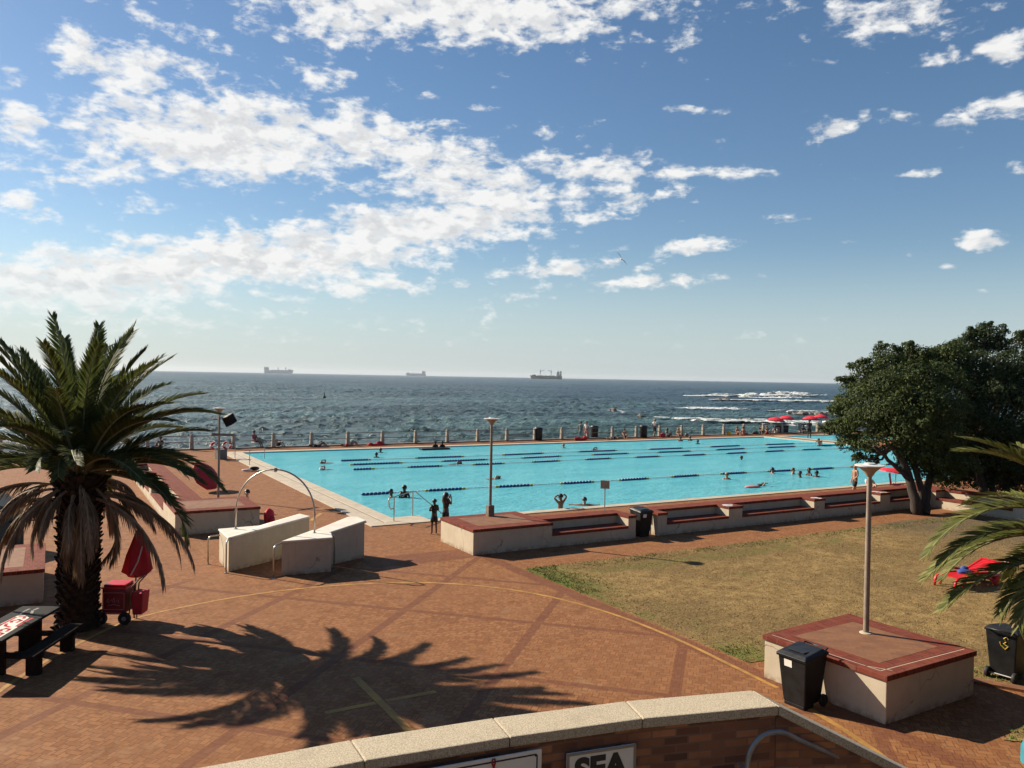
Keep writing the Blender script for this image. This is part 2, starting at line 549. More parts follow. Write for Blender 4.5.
    plain('table_black', (.016, .0155, .015), .7, .4, 9, spec=.15)
    plain('rubber', (.012, .012, .012), .7, .2, 5)
    plain('yellow_paint', (.40, .205, .04), .8, .3, 3)
    plain('yellow_plastic', (.60, .42, .04), .5, .1, 5)
    plain('blue_float', (.012, .075, .24), .35, .15, 5)
    plain('white_float', (.80, .92, .88), .45, .08, 5)
    plain('turquoise', (.03, .26, .33), .45, .08, 5)
    plain('teal_canvas', (.050, .072, .070), .8, .2, 3)
    plain('grey_box', (.16, .15, .13), .7, .15, 4)
    plain('blue_cloth', (.035, .075, .28), .8, .2, 6)
    plain('mat_grey', (.30, .29, .27), .8, .2, 3)
    # people
    plain('skin_dark', (.055, .028, .018), .5, .1, 9)
    plain('skin_brown', (.17, .085, .05), .5, .1, 9)
    plain('skin_tan', (.36, .19, .12), .5, .1, 9)
    plain('skin_pale', (.50, .31, .22), .5, .1, 9)
    plain('hair_black', (.010, .008, .007), .5, .2, 20)
    plain('hair_brown', (.06, .035, .02), .5, .2, 20)
    plain('hair_fair', (.30, .20, .10), .5, .2, 20)
    for n_, c_ in dict(black=(.012, .012, .014), white=(.68, .67, .64), red=(.5, .02, .03), magenta=(.34, .03, .12), blue=(.04, .10, .32), teal=(.10, .24, .24), grey=(.16, .16, .17), yellow=(.62, .42, .10), pink=(.55, .22, .24), orange=(.55, .16, .03)).items():
        plain('cloth_' + n_, c_, .85, .15, 8)
    # ships (grey hull paint pale, with distance haze put into its colour)
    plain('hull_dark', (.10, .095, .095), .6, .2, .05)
    plain('hull_haze_grey', (.44, .50, .53), .6, .1, .05)
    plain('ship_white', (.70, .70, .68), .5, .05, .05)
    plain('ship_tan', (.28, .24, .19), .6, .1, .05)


# surf lines of the reef, from the survey points (centre x, y, angle, half length, half width, strength)
def _surf(pl, pr, wid, amt):
    a, b_ = at(*pl, -4), at(*pr, -4)
    c, d = (a + b_) / 2, b_ - a
    return (c.x, c.y, math.atan2(d.y, d.x), d.length / 2 * 1.05, wid, amt)


SURF = [_surf((630, 415.5), (900, 424), 14, .95), _surf((690, 418.5), (900, 425), 12, 1.0),
        _surf((685, 396), (805, 395), 50, .95), _surf((715, 398), (920, 402.5), 40, 1.0),
        _surf((765, 410), (920, 414), 18, 1.0), _surf((590, 405), (645, 414), 7, .55), _surf((685, 404), (740, 408.5), 26, .7),
        _surf((785, 393), (818, 394.5), 50, .9)]
make_materials()
M = MATS
# one common trim of the paints, so that the chosen exposure suits them
ALB = .82
for _m in list(MATS.values()):
    _b = _m.node_tree.nodes.get('Principled BSDF')
    if _b is None:
        continue
    _s = _b.inputs['Base Color']
    if _s.is_linked:
        _x = _m.node_tree.nodes.new('ShaderNodeVectorMath')
        _x.operation = 'MULTIPLY'
        _x.inputs[1].default_value = (ALB, ALB, ALB)
        _m.node_tree.links.new(_s.links[0].from_socket, _x.inputs[0])
        _m.node_tree.links.new(_x.outputs[0], _s)
    else:
        _s.default_value = tuple(q * ALB for q in _s.default_value[:3]) + (1,)

# ------------------------------------------------------------------ mesh helpers
class MB:
    def __init__(s):
        s.v, s.f, s.uv = [], [], {}

    def add(s, verts, faces):
        o = len(s.v)
        s.v += [tuple(p) for p in verts]
        s.f += [tuple(i + o for i in f) for f in faces]
        return s

    def box(s, x0, x1, y0, y1, z0, z1, taper=0, mtx=None):
        t = taper
        vs = [Vector(p) for p in ((x0 + t, y0 + t, z0), (x1 - t, y0 + t, z0), (x1 - t, y1 - t, z0), (x0 + t, y1 - t, z0),
                                  (x0, y0, z1), (x1, y0, z1), (x1, y1, z1), (x0, y1, z1))]
        if mtx is not None:
            vs = [mtx @ p for p in vs]
        return s.add(vs, [(3, 2, 1, 0), (4, 5, 6, 7), (0, 1, 5, 4), (1, 2, 6, 5), (2, 3, 7, 6), (3, 0, 4, 7)])

    def prism(s, poly, z0, z1):
        """poly counter-clockwise; z0/z1 numbers or one value per corner"""
        n = len(poly)
        a = z0 if isinstance(z0, (list, tuple)) else [z0] * n
        b = z1 if isinstance(z1, (list, tuple)) else [z1] * n
        vs = [(p[0], p[1], a[i]) for i, p in enumerate(poly)] + [(p[0], p[1], b[i]) for i, p in enumerate(poly)]
        fs = [tuple(range(n - 1, -1, -1)), tuple(range(n, 2 * n))]
        fs += [(i, (i + 1) % n, n + (i + 1) % n, n + i) for i in range(n)]
        return s.add(vs, fs)

    def tube(s, pts, r, n=8, caps=True):
        pts = [Vector(p) for p in pts]
        k = len(pts)
        rs = r if isinstance(r, (list, tuple)) else [r] * k
        rings, prev = [], None
        for i, p in enumerate(pts):
            t = (pts[min(i + 1, k - 1)] - pts[max(i - 1, 0)]).normalized()
            if prev is None:
                a = Vector((0, 0, 1)) if abs(t.z) < .9 else Vector((1, 0, 0))
                u = t.cross(a).normalized()
            else:
                u = (prev - t * prev.dot(t)).normalized()
            prev = u
            w = t.cross(u)
            rings.append([p + (u * cos(2 * pi * j / n) + w * sin(2 * pi * j / n)) * rs[i] for j in range(n)])
        vs = [q for ring in rings for q in ring]
        fs = [(i * n + j, i * n + (j + 1) % n, (i + 1) * n + (j + 1) % n, (i + 1) * n + j) for i in range(k - 1) for j in range(n)]
        if caps:
            fs += [tuple(range(n - 1, -1, -1)), tuple(range((k - 1) * n, k * n))]
        return s.add(vs, fs)

    def lathe(s, prof, n=20, c=(0, 0, 0), axis='z', mtx=None):
        vs, k = [], len(prof)
        for (r, z) in prof:
            for j in range(n):
                a = 2 * pi * j / n
                p = Vector((r * cos(a), r * sin(a), z))
                if axis == 'x':
                    p = Vector((z, r * cos(a), r * sin(a)))
                elif axis == 'y':
                    p = Vector((r * sin(a), z, r * cos(a)))
                if mtx is not None:
                    p = mtx @ p
                vs.append(p + Vector(c))
        fs = [(i * n + j, i * n + (j + 1) % n, (i + 1) * n + (j + 1) % n, (i + 1) * n + j) for i in range(k - 1) for j in range(n)]
        fs += [tuple(range(n - 1, -1, -1)), tuple(range((k - 1) * n, k * n))]
        return s.add(vs, fs)

    def blob(s, c, r, n=10, m=7, jit=0, rnd=random):
        rx, ry, rz = r if isinstance(r, (tuple, list)) else (r, r, r)
        vs, fs = [], []
        for i in range(m + 1):
            th = pi * i / m
            for j in range(n):
                a = 2 * pi * j / n
                k = 1 + (rnd.uniform(-jit, jit) if jit else 0)
                vs.append((c[0] + rx * k * max(.02, sin(th)) * cos(a), c[1] + ry * k * max(.02, sin(th)) * sin(a), c[2] + rz * k * cos(th)))
        for i in range(m):
            for j in range(n):
                fs.append((i * n + j, (i + 1) * n + j, (i + 1) * n + (j + 1) % n, i * n + (j + 1) % n))
        return s.add(vs, fs)

    def build(s, name, mat, parent=None, smooth=False, bevel=0, loc=None):
        me = bpy.data.meshes.new(name)
        me.from_pydata(s.v, [], s.f)
        if s.uv:
            ul = me.uv_layers.new(name='UVMap')
            for poly in me.polygons:
                for li, vi in zip(poly.loop_indices, poly.vertices):
                    ul.data[li].uv = s.uv[(poly.index, vi)] if (poly.index, vi) in s.uv else (0, 0)
        if bevel:
            bm = bmesh.new()
            bm.from_mesh(me)
            bmesh.ops.recalc_face_normals(bm, faces=bm.faces)
            bmesh.ops.bevel(bm, geom=[e for e in bm.edges if len(e.link_faces) == 2 and e.calc_face_angle() > .5], offset=bevel, segments=2, affect='EDGES', profile=.6, clamp_overlap=True)
            bm.to_mesh(me)
            bm.free()
        me.materials.append(M[mat] if isinstance(mat, str) else mat)
        if smooth:
            me.polygons.foreach_set('use_smooth', [True] * len(me.polygons))
            if smooth is not True:
                me.set_sharp_from_angle(angle=smooth)
        me.update()
        o = bpy.data.objects.new(name, me)
        COL.objects.link(o)
        if parent is not None:
            o.parent = parent
        if loc is not None:
            o.location = loc
        return o


def fix_normals(o):
    bm = bmesh.new()
    bm.from_mesh(o.data)
    bmesh.ops.recalc_face_normals(bm, faces=bm.faces)
    bm.to_mesh(o.data)
    bm.free()
    return o


def tag(o, label, cat, group=None):
    o['label'] = label
    o['category'] = cat
    if group:
        o['group'] = group
    return o


def thing(name, label, cat, loc=(0, 0, 0), rz=0, group=None):
    o = bpy.data.objects.new(name, None)
    o.empty_display_size = .2
    COL.objects.link(o)
    o.location = loc
    o.rotation_euler = (0, 0, rz)
    return tag(o, label, cat, group)


def structure(o, kind='structure'):
    o['kind'] = kind
    return o


def dup(root, loc, rz=None, label=None, group=None):
    def rec(o, par):
        c = o.copy()
        COL.objects.link(c)
        c.parent = par
        for ch in list(o.children):
            rec(ch, c)
        return c
    r = rec(root, None)
    r.location = loc
    if rz is not None:
        r.rotation_euler = (0, 0, rz)
    if label:
        r['label'] = label
    if group:
        r['group'] = group
    return r


# ------------------------------------------------------------------ light and sky
SUN_EL, SUN_AZ = rad(30.5), rad(-34.5)          # azimuth clockwise from +y
TO_SUN = Vector((sin(SUN_AZ) * cos(SUN_EL), cos(SUN_AZ) * cos(SUN_EL), sin(SUN_EL)))
ld = bpy.data.lights.new('sun', 'SUN')
ld.energy = 5.0
ld.angle = rad(.55)
ld.color = (1.0, .87, .70)
sun = bpy.data.objects.new('sun', ld)
COL.objects.link(sun)
sun.location = (-40, 60, 60)
sun.rotation_euler = (-TO_SUN).to_track_quat('-Z', 'Y').to_euler()

world = bpy.data.worlds.new('World')
SC.world = world
world.use_nodes = True
t = NT(world.node_tree)
bg = world.node_tree.nodes['Background']
sky = t.n('ShaderNodeTexSky')
sky.sky_type = 'NISHITA'
sky.sun_disc = False
sky.sun_elevation = SUN_EL
sky.sun_rotation = SUN_AZ
sky.air_density = 1.0
sky.dust_density = .3
sky.ozone_density = 2.2
d = t.coord('Generated')
sp = t.n('ShaderNodeSeparateXYZ')
t.put(sp.inputs[0], d)
az = t.m('ARCTAN2', sp.outputs[0], sp.outputs[1])
el = t.m('ARCSINE', sp.outputs[2])
cb = t.n('ShaderNodeCombineXYZ')
t.put(cb.inputs[0], az)
t.put(cb.inputs[1], el)
AE = cb.outputs[0]


def azel(px, py):
    v = ray(px, py).normalized()
    return math.atan2(v.x, v.y), math.asin(v.z)


# banks of altocumulus: (centre, half width, half height in pixels of the survey photograph, tilt in degrees up to the right, weight)
BANKS = [
    (455, 8, 300, 42, -1, 1.0), (335, 24, 110, 30, 4, .8), (560, 40, 120, 12, -6, .3),
    (120, 66, 100, 30, -8, 1.0), (60, 150, 110, 60, 0, .55), (180, 30, 120, 14, -10, .6), (700, 172, 110, 9, -2, .85), (640, 200, 90, 12, 8, .7), (560, 130, 90, 14, 0, .4), (205, 70, 60, 12, -6, .6), (320, 74, 62, 14, -8, .75),
    (225, 138, 190, 50, 4, 1.15), (110, 165, 90, 28, 0, .8), (370, 140, 120, 42, -8, .95), (300, 178, 190, 16, -4, .55),
    (470, 185, 150, 50, -16, 1.0), (590, 168, 120, 20, -2, .9), (690, 170, 90, 8, -3, .7),
    (560, 195, 120, 13, 6, .8), (420, 228, 240, 34, 9, 1.15), (270, 258, 250, 38, 7, 1.15), (90, 282, 200, 40, 5, 1.1), (30, 255, 90, 16, 4, .8), (150, 205, 60, 9, -4, .5), (340, 285, 140, 22, 3, .7), (120, 318, 260, 22, 0, .6),
    (560, 270, 130, 11, 6, .75), (690, 246, 55, 12, 6, .85), (640, 282, 140, 9, 3, .8), (490, 300, 70, 14, 0, .5),
    (20, 120, 42, 34, -10, .85), (20, 80, 26, 14, -20, .6), (28, 205, 48, 16, -5, .75), (80, 228, 50, 10, -4, .5), (90, 200, 60, 10, 0, .45),
    (800, 6, 120, 16, -3, .45), (900, 18, 110, 24, -6, .8), (860, 26, 60, 14, -4, .75), (1005, 48, 40, 18, 6, .95), (940, 55, 44, 10, -10, .5),
    (840, 126, 44, 11, 10, .95), (985, 112, 100, 14, 8, .8), (905, 118, 40, 6, 0, .5),
    (683, 108, 30, 6, -4, .7), (722, 112, 18, 7, 0, .5), (985, 243, 40, 13, -8, .95), (945, 266, 18, 5, 0, .7), (915, 174, 46, 4, 2, .55),
    (788, 218, 32, 8, 4, .55), (1018, 168, 26, 9, -8, .65), (450, 126, 26, 9, -10, .7), (480, 108, 24, 6, 0, .45), (430, 97, 16, 5, 0, .5), (690, 60, 40, 6, 8, .3), (832, 62, 16, 5, 0, .4),
    (620, 338, 420, 22, 0, .22), (300, 330, 300, 26, 0, .32),
]
dens = None
for (cx, cy, hw, hh, tl, wt) in BANKS:
    a0, e0 = azel(cx, cy)
    a1, e1 = azel(cx + hw, cy)
    q = t.mapping(AE, loc=(a0, e0, 0), rot=(0, 0, rad(tl)), sc=(max(.01, a1 - a0) * 1.15, hh / F * 1.2, 1), typ='TEXTURE')
    g = t.m('MULTIPLY', t.rng(t.vm('LENGTH', q), 0, 1.25, 1, 0), wt)
    dens = g if dens is None else t.m('MAXIMUM', dens, g)
# cloud texture lies in a layer: stretch it sideways towards the horizon
qn = t.mapping(AE, rot=(0, 0, rad(-8)), sc=(1.0, 1.75, 1))
n1 = t.noise(qn, 25, 9, .58, .3)
n2 = t.noise(t.mapping(AE, loc=(.4, 2, .7), sc=(1, 2.0, 1)), 62, 6, .6)
n3 = t.noise(t.mapping(AE, rot=(0, 0, rad(24)), sc=(1.0, 2.6, 1)), 30, 4, .55)
nn = t.m('ADD', t.m('MULTIPLY', n1, .52), t.m('ADD', t.m('MULTIPLY', n2, .26), t.m('MULTIPLY', n3, .22)))
body = t.m('ADD', t.m('MULTIPLY', dens, .78), t.m('MULTIPLY', t.m('SUBTRACT', nn, .565), 3.1))
cover = t.rng(body, .08, .58)
# relief: the same field a little towards the sun, so that the far sides of the lumps are greyer
qs = t.mapping(qn, loc=(-.012, .02, 0))
n1s = t.noise(qs, 25, 9, .58, .3)
lit = t.rng(t.m('SUBTRACT', n1, n1s), -.10, .10)
thick = t.rng(body, .30, .75)
ccol = t.mix(t.m('MULTIPLY', thick, t.m('SUBTRACT', 1, t.m('MULTIPLY', lit, .75))), (8.3, 8.25, 8.1), (6.5, 6.6, 6.75))
ccol = t.mix(lit, ccol, t.vm('MULTIPLY', ccol, (1.12, 1.12, 1.11)))
# pale band low over the sea
hsv = t.n('ShaderNodeHueSaturation')
hsv.inputs['Saturation'].default_value = 1.13
hsv.inputs['Value'].default_value = 1.0
t.put(hsv.inputs['Color'], sky.outputs[0])
hz = t.m('MULTIPLY', t.rng(el, .0, .17, 1, 0), .75)
skyc = t.mix(hz, hsv.outputs[0], (4.9, 5.9, 6.6))
farfade = t.rng(el, .02, .12, .5, 1)
final = t.mix(t.m('MULTIPLY', t.m('MULTIPLY', cover, farfade), .96), skyc, ccol)
below = t.rng(el, -.02, .0, 0, 1)
final = t.mix(below, (2.0, 2.2, 2.3), final)
t.put(bg.inputs['Color'], final)
bg.inputs['Strength'].default_value = .056

# ------------------------------------------------------------------ ground, pool, sea
T_EDGE = 31.45
HOLES = [(0, 49.8, 0, 28.15), (52.4, 62, 21.5, 28.2)]


def sheet_with_holes(x0, x1, y0, y1, holes, z):
    xs = sorted({x0, x1, *[h[0] for h in holes], *[h[1] for h in holes]})
    ys = sorted({y0, y1, *[h[2] for h in holes], *[h[3] for h in holes]})
    vid, mb = {}, MB()
    for i, x in enumerate(xs):
        for j, y in enumerate(ys):
            vid[i, j] = len(mb.v)
            mb.v.append((x, y, z))
    for i in range(len(xs) - 1):
        for j in range(len(ys) - 1):
            cx, cy = (xs[i] + xs[i + 1]) / 2, (ys[j] + ys[j + 1]) / 2
            if not any(h[0] < cx < h[1] and h[2] < cy < h[3] for h in holes):
                mb.f.append((vid[i, j], vid[i + 1, j], vid[i + 1, j + 1], vid[i, j + 1]))
    return mb


structure(sheet_with_holes(-300, 300, -300, T_EDGE, HOLES, 0).build('paving', 'paving_brick'))
# sea wall below the promenade
structure(MB().box(-300, 300, T_EDGE - .5, T_EDGE, -5, -.004).box(-300, 300, T_EDGE - .35, T_EDGE + .02, -.004, .10).build('sea_wall', 'sea_wall_stone'))['label'] = 'low stone kerb and sea wall under the railing'


def basin(x0, x1, y0, y1, depth, zt):
    mb = MB()
    mb.add([(x0, y0, zt), (x1, y0, zt), (x1, y1, zt), (x0, y1, zt), (x0, y0, -depth), (x1, y0, -depth), (x1, y1, -depth), (x0, y1, -depth)],
           [(4, 5, 6, 7), (1, 0, 4, 5), (2, 1, 5, 6), (3, 2, 6, 7), (0, 3, 7, 4)])
    return mb


structure(basin(0, 49.8, 0, 28.15, .62, 0).build('pool_basin', 'pool_floor'))
structure(basin(52.4, 62, 21.5, 28.2, .3, 0).build('pool_basin', 'pool_floor'))
structure(MB().add([(0, 0, -.05), (49.8, 0, -.05), (49.8, 28.15, -.05), (0, 28.15, -.05)], [(0, 1, 2, 3)]).build('pool_water', 'pool_water'))
structure(MB().add([(52.4, 21.5, -.05), (62, 21.5, -.05), (62, 28.2, -.05), (52.4, 28.2, -.05)], [(0, 1, 2, 3)]).build('pool_water', 'pool_water'))
# cream coping round the pool: outer kerb, drain groove, inner lip
cp = MB()
for (x0, x1, y0, y1) in ((-1.3, -.66, -.5, 28.9), (-.56, -.02, 0, 28.15), (-.66, 50.5, -.5, -.02), (-.66, 50.5, 28.17, 28.9), (49.82, 50.5, -.02, 28.17),
                         (51.9, 52.38, 21, 28.7), (52.38, 62.5, 21, 21.48), (52.38, 62.5, 28.22, 28.7)):
    cp.box(x0, x1, y0, y1, -.02, .035)
structure(cp.build('pool_coping', 'pool_coping', bevel=.01))
structure(MB().box(-.658, -.562, 0, 28.15, -.02, .008).build('pool_drain', 'grey_box'))
# bathers' steps in the near-left corner
structure(MB().box(.02, 1.25, .02, 1.1, -.9, -.012).box(.02, 2.0, 1.1, 1.45, -.9, -.25).box(1.25, 2.0, .02, 1.1, -.9, -.25).build('pool_steps', 'pool_coping'))

LAWN = [(.5, -16.75), (.42, -8.3), (8, -8.38), (14, -8.25), (18.5, -7.95), (22.3, -8.3), (22.4, -14.5), (34, -15), (36, -46), (14, -33), (6.2, -23.6), (4.25, -20.4), (3.6, -19.2), (2.95, -17.05)]
structure(MB().prism(LAWN[::-1], -.004, .012).build('lawn', 'dry_lawn'))
LAWN2 = [(1.5, -21.02), (2.35, -20.83), (3.3, -21.3), (4.4, -23), (3.4, -23.2), (2.2, -21.7)]
structure(MB().prism(LAWN2[::-1], -.004, .014).build('lawn', 'dry_lawn'))
# low brick edging on the right side of the corner plinth
structure(MB().prism([(3.35, -19.0), (3.6, -19.25), (4.2, -20.35), (4.05, -20.5), (3.4, -19.4), (3.25, -19.1)][::-1], -.004, .05).build('brick_edging', 'orange_brick'))


def inside(poly, x, y):
    r, j = False, len(poly) - 1
    for i in range(len(poly)):
        xi, yi, xj, yj = *poly[i], *poly[j]
        if (yi > y) != (yj > y) and x < (xj - xi) * (y - yi) / (yj - yi) + xi:
            r = not r
        j = i
    return r


def grass(name, mat, n, area, size, test):
    rnd = random.Random(5)
    mb, k = MB(), 0
    while k < n:
        x, y = rnd.uniform(*area[0]), rnd.uniform(*area[1])
        if not test(x, y, rnd):
            continue
        k += 1
        for _ in range(3):
            a, h, w = rnd.uniform(0, 2 * pi), rnd.uniform(*size), rnd.uniform(.008, .016)
            px, py = x + rnd.uniform(-.07, .07), y + rnd.uniform(-.07, .07)
            lx, ly = rnd.uniform(-.7, .7) * h, rnd.uniform(-.7, .7) * h
            mb.add([(px - w * cos(a), py - w * sin(a), .005), (px + w * cos(a), py + w * sin(a), .005), (px + lx, py + ly, h)], [(0, 1, 2)])
    return structure(mb.build(name, mat), 'stuff')


grass('dry_grass', 'grass_blade', 15000, ((.5, 22.3), (-20.3, -8.2)), (.012, .04), lambda x, y, r: inside(LAWN, x, y))


def greener(x, y, r):
    if not (inside(LAWN, x, y) or inside(LAWN2, x, y)):
        return False
    p = max(0, 1 - (x - .4) / 1.5) * (1 if y > -11.3 or -15.9 > y else .12) + (.35 if abs(y + 8.6) < .35 else 0) + (.8 if y < -20.6 and x < 4.5 else 0) + (.5 if x > 3.3 and y < -19 and x < 4.6 else 0)
    return r.random() < p * (.35 + .65 * (sin(x * 2.1 + y * 1.3) * sin(y * 1.7 - x) > -.25))


grass('green_grass', 'green_grass_blade', 2600, ((.4, 22.3), (-23, -8.2)), (.02, .06), greener)

# painted yellow ring and cross on the plaza
RING = [(-12.6, -13.2), (-12.0, -11.72), (-11.14, -10.2), (-9.79, -8.55), (-8.25, -7.9), (-7.0, -7.64), (-5.8, -7.6), (-4.2, -7.85), (-2.6, -8.5), (-1.25, -9.72), (-.4, -11.2), (.08, -13.0), (.2, -14.9), (.1, -16.6), (-.0, -17.9)]


def stripe(pts, w, z, sub=6):
    P = []
    k = len(pts)
    for i in range(k - 1):
        p0, p1, p2, p3 = (Vector(pts[max(0, min(k - 1, i + q))]) for q in (-1, 0, 1, 2))
        for j in range(sub):
            u = j / sub
            P.append(.5 * ((2 * p1) + (p2 - p0) * u + (2 * p0 - 5 * p1 + 4 * p2 - p3) * u * u + (3 * p1 - p0 - 3 * p2 + p3) * u ** 3))
    P.append(Vector(pts[-1]))
    mb = MB()
    for i, p in enumerate(P):
        tn = (P[min(i + 1, len(P) - 1)] - P[max(i - 1, 0)]).normalized()
        nn_ = Vector((-tn.y, tn.x)) * w / 2
        mb.v += [(p.x + nn_.x, p.y + nn_.y, z), (p.x - nn_.x, p.y - nn_.y, z)]
    mb.f = [(2 * i, 2 * i + 1, 2 * i + 3, 2 * i + 2) for i in range(len(P) - 1)]
    return mb


structure(stripe(RING, .095, .004).build('painted_line', 'yellow_paint'))
structure(stripe([(-.2, -18.4), (-.34, -19.3), (-.62, -20.3), (-1.1, -21.6)], .11, .004).build('painted_line', 'yellow_paint'))
structure(stripe([(-6.52, -14.0), (-6.5, -16.6)], .14, .004, 2).build('painted_line', 'yellow_paint'))
structure(stripe([(-7.45, -15.22), (-6.6, -15.22)], .12, .004, 2).build('painted_line', 'yellow_paint'))
structure(stripe([(-6.41, -15.22), (-5.5, -15.24)], .12, .004, 2).build('painted_line', 'yellow_paint'))
structure(stripe([(-2.9, 1.6), (-2.1, 3.0)], .15, .004, 2).build('painted_line', 'yellow_paint'))

# sea to its horizon, and the surf on the reef
SEA_Z = -4.0
sea = MB()
NS, RINGS = 96, (60, 400, 1200, 3500, 11500)
sea.v.append((0, 31, SEA_Z - .75))
for r in RINGS:
    for j in range(NS):
        sea.v.append((r * cos(2 * pi * j / NS), 31 + r * sin(2 * pi * j / NS), SEA_Z - .75))
sea.f = [(0, 1 + j, 1 + (j + 1) % NS) for j in range(NS)]
for i in range(len(RINGS) - 1):
    a, b2 = 1 + i * NS, 1 + (i + 1) * NS
    sea.f += [(a + j, b2 + j, b2 + (j + 1) % NS, a + (j + 1) % NS) for j in range(NS)]
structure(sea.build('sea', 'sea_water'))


def wave_field():
    """choppy water in front of the promenade: a real height field of many crossing wave trains"""
    import numpy as np
    rg = np.random.default_rng(4)
    r = [58.0]
    while r[-1] < 1500:
        r.append(r[-1] * 1.0052 + .12)
    r = np.array(r)
    th = np.linspace(rad(30) - rad(39), rad(30) + rad(39), 820)
    R_, T_ = np.meshgrid(r, th, indexing='ij')
    X = CAM.x + R_ * np.sin(T_)
    Y = CAM.y + R_ * np.cos(T_)
    Z = np.zeros_like(X)
    wind = rad(200)
    for k in range(64):
        lam = 1.5 * (8.5 / 1.5) ** rg.random()
        a = wind + rg.normal(0, .75)
        kx, ky = 2 * np.pi / lam * np.cos(a), 2 * np.pi / lam * np.sin(a)
        amp = .0145 * lam ** .85
        Z += amp * (1 - np.abs(np.sin(.5 * (kx * X + ky * Y) + rg.random() * 6.28)) * 2)
    gust = .75 + .35 * np.sin(X * .021 + 1.3 * np.sin(Y * .013)) * np.sin(Y * .017 + X * .006)
    edge = np.clip((1500 - R_) / 700, 0, 1)
    Z = SEA_Z + Z * gust * (.25 + .75 * edge) - .75 * (1 - np.clip((1500 - R_) / 250, 0, 1))
    n, m_ = X.shape
    me = bpy.data.meshes.new('sea')
    me.vertices.add(n * m_)
    me.vertices.foreach_set('co', np.stack((X, Y, Z), -1).astype(np.float32).ravel())
    i, j = np.meshgrid(np.arange(n - 1), np.arange(m_ - 1), indexing='ij')
    q = np.stack((i * m_ + j, i * m_ + j + 1, (i + 1) * m_ + j + 1, (i + 1) * m_ + j), -1)[..., ::-1].reshape(-1, 4)
    me.loops.add(q.size)
    me.loops.foreach_set('vertex_index', q.ravel().astype(np.int32))
    me.polygons.add(len(q))
    me.polygons.foreach_set('loop_start', np.arange(0, q.size, 4, dtype=np.int32))
    me.polygons.foreach_set('use_smooth', np.ones(len(q), dtype=bool))
    me.update(calc_edges=True)
    me.validate()
    me.materials.append(M['sea_water'])
    o = bpy.data.objects.new('sea', me)
    COL.objects.link(o)
    return structure(o)


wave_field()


def breaker(pl, pr, hgt, wid, seed, dens=1.0):
    rnd = random.Random(seed)
    a, b_ = at(*pl, SEA_Z), at(*pr, SEA_Z)
    d_ = b_ - a
    L = d_.length
    d_.normalize()
    nrm = Vector((-d_.y, d_.x, 0))
    mb = MB()
    n = max(12, int(L / (wid * .5) * dens))
    for i in range(n):
        u = (i + rnd.uniform(-.5, .5)) / n
        env = .35 + .65 * abs(sin(u * 9 + seed) * sin(u * 4.3 + seed * 2)) ** .6
        env *= min(1, 6 * min(u, 1 - u) + .15)
        p = a + d_ * (u * L) + nrm * rnd.uniform(-wid, wid) * .5
        h = hgt * env * rnd.uniform(.5, 1.1)
        mb.blob((p.x, p.y, SEA_Z - h * .25), (wid * rnd.uniform(.3, .8), wid * rnd.uniform(.3, .8), h), 8, 5, .22, rnd)
    return structure(mb.build('breaking_wave', 'sea_foam', smooth=True), 'stuff')


breaker((665, 417.5), (890, 424), .5, 5, 1)
breaker((700, 420), (890, 425), .4, 4, 6)
breaker((700, 396), (800, 395), 1.8, 14, 2)
breaker((745, 394.7), (782, 394.2), 3.0, 10, 7)
breaker((722, 399.5), (900, 402.5), .8, 10, 3)
breaker((775, 410.3), (905, 413.5), .6, 5, 4, .8)
breaker((787, 393), (812, 394), 2.2, 12, 5)

# dark reef rocks awash
rk = MB()
rr = random.Random(3)
for (px, py, r) in ((806, 413, 2.6), (818, 413.4, 2.0), (826, 413.2, 2.8), (640, 416, 1.2), (722, 399.5, 3), (745, 419.8, 1.3), (792, 412.4, 1.4), (612, 409, 1.2)):
    p = at(px, py, SEA_Z)
    for k in range(3):
        rk.blob((p.x + rr.uniform(-r, r), p.y + rr.uniform(-r, r), SEA_Z - .3), (r * rr.uniform(.5, 1), r * rr.uniform(.4, .8), .55 + .2 * r * rr.random()), 8, 6, .25, rr)
structure(rk.build('reef_rocks', 'sea_wall_stone'), 'stuff')

# sea air: one even volume round everything below the sky
mt = bpy.data.materials.new('haze_air')
mt.use_nodes = True
ht = NT(mt.node_tree)
mt.node_tree.nodes.remove(mt.node_tree.nodes['Principled BSDF'])
vol = ht.n('ShaderNodeVolumePrincipled')
vol.inputs['Color'].default_value = (.80, .87, .93, 1)
vol.inputs['Density'].default_value = .00004
vol.inputs['Anisotropy'].default_value = .3
mt.node_tree.links.new(vol.outputs[0], mt.node_tree.nodes['Material Output'].inputs['Volume'])
structure(MB().box(-14000, 14000, -14000, 14000, -6.4, 62).build('haze', mt), 'stuff')

# ------------------------------------------------------------------ bench walls
def plaster_block(th, x0, x1, y0, y1, h, border=.42):
    MB().box(x0, x1, y0, y1, 0, h - .09).build('plaster_body', 'cream_plaster', th, bevel=.012)
    MB().box(x0 - .025, x1 + .025, y0 - .025, y1 + .025, h - .09, h).build('brick_top', 'red_brick', th, bevel=.01)
    b = border
    MB().box(x0 + b, x1 - b, y0 + b, y1 - b, h - .02, h + .003).build('brick_panel', 'orange_brick', th)


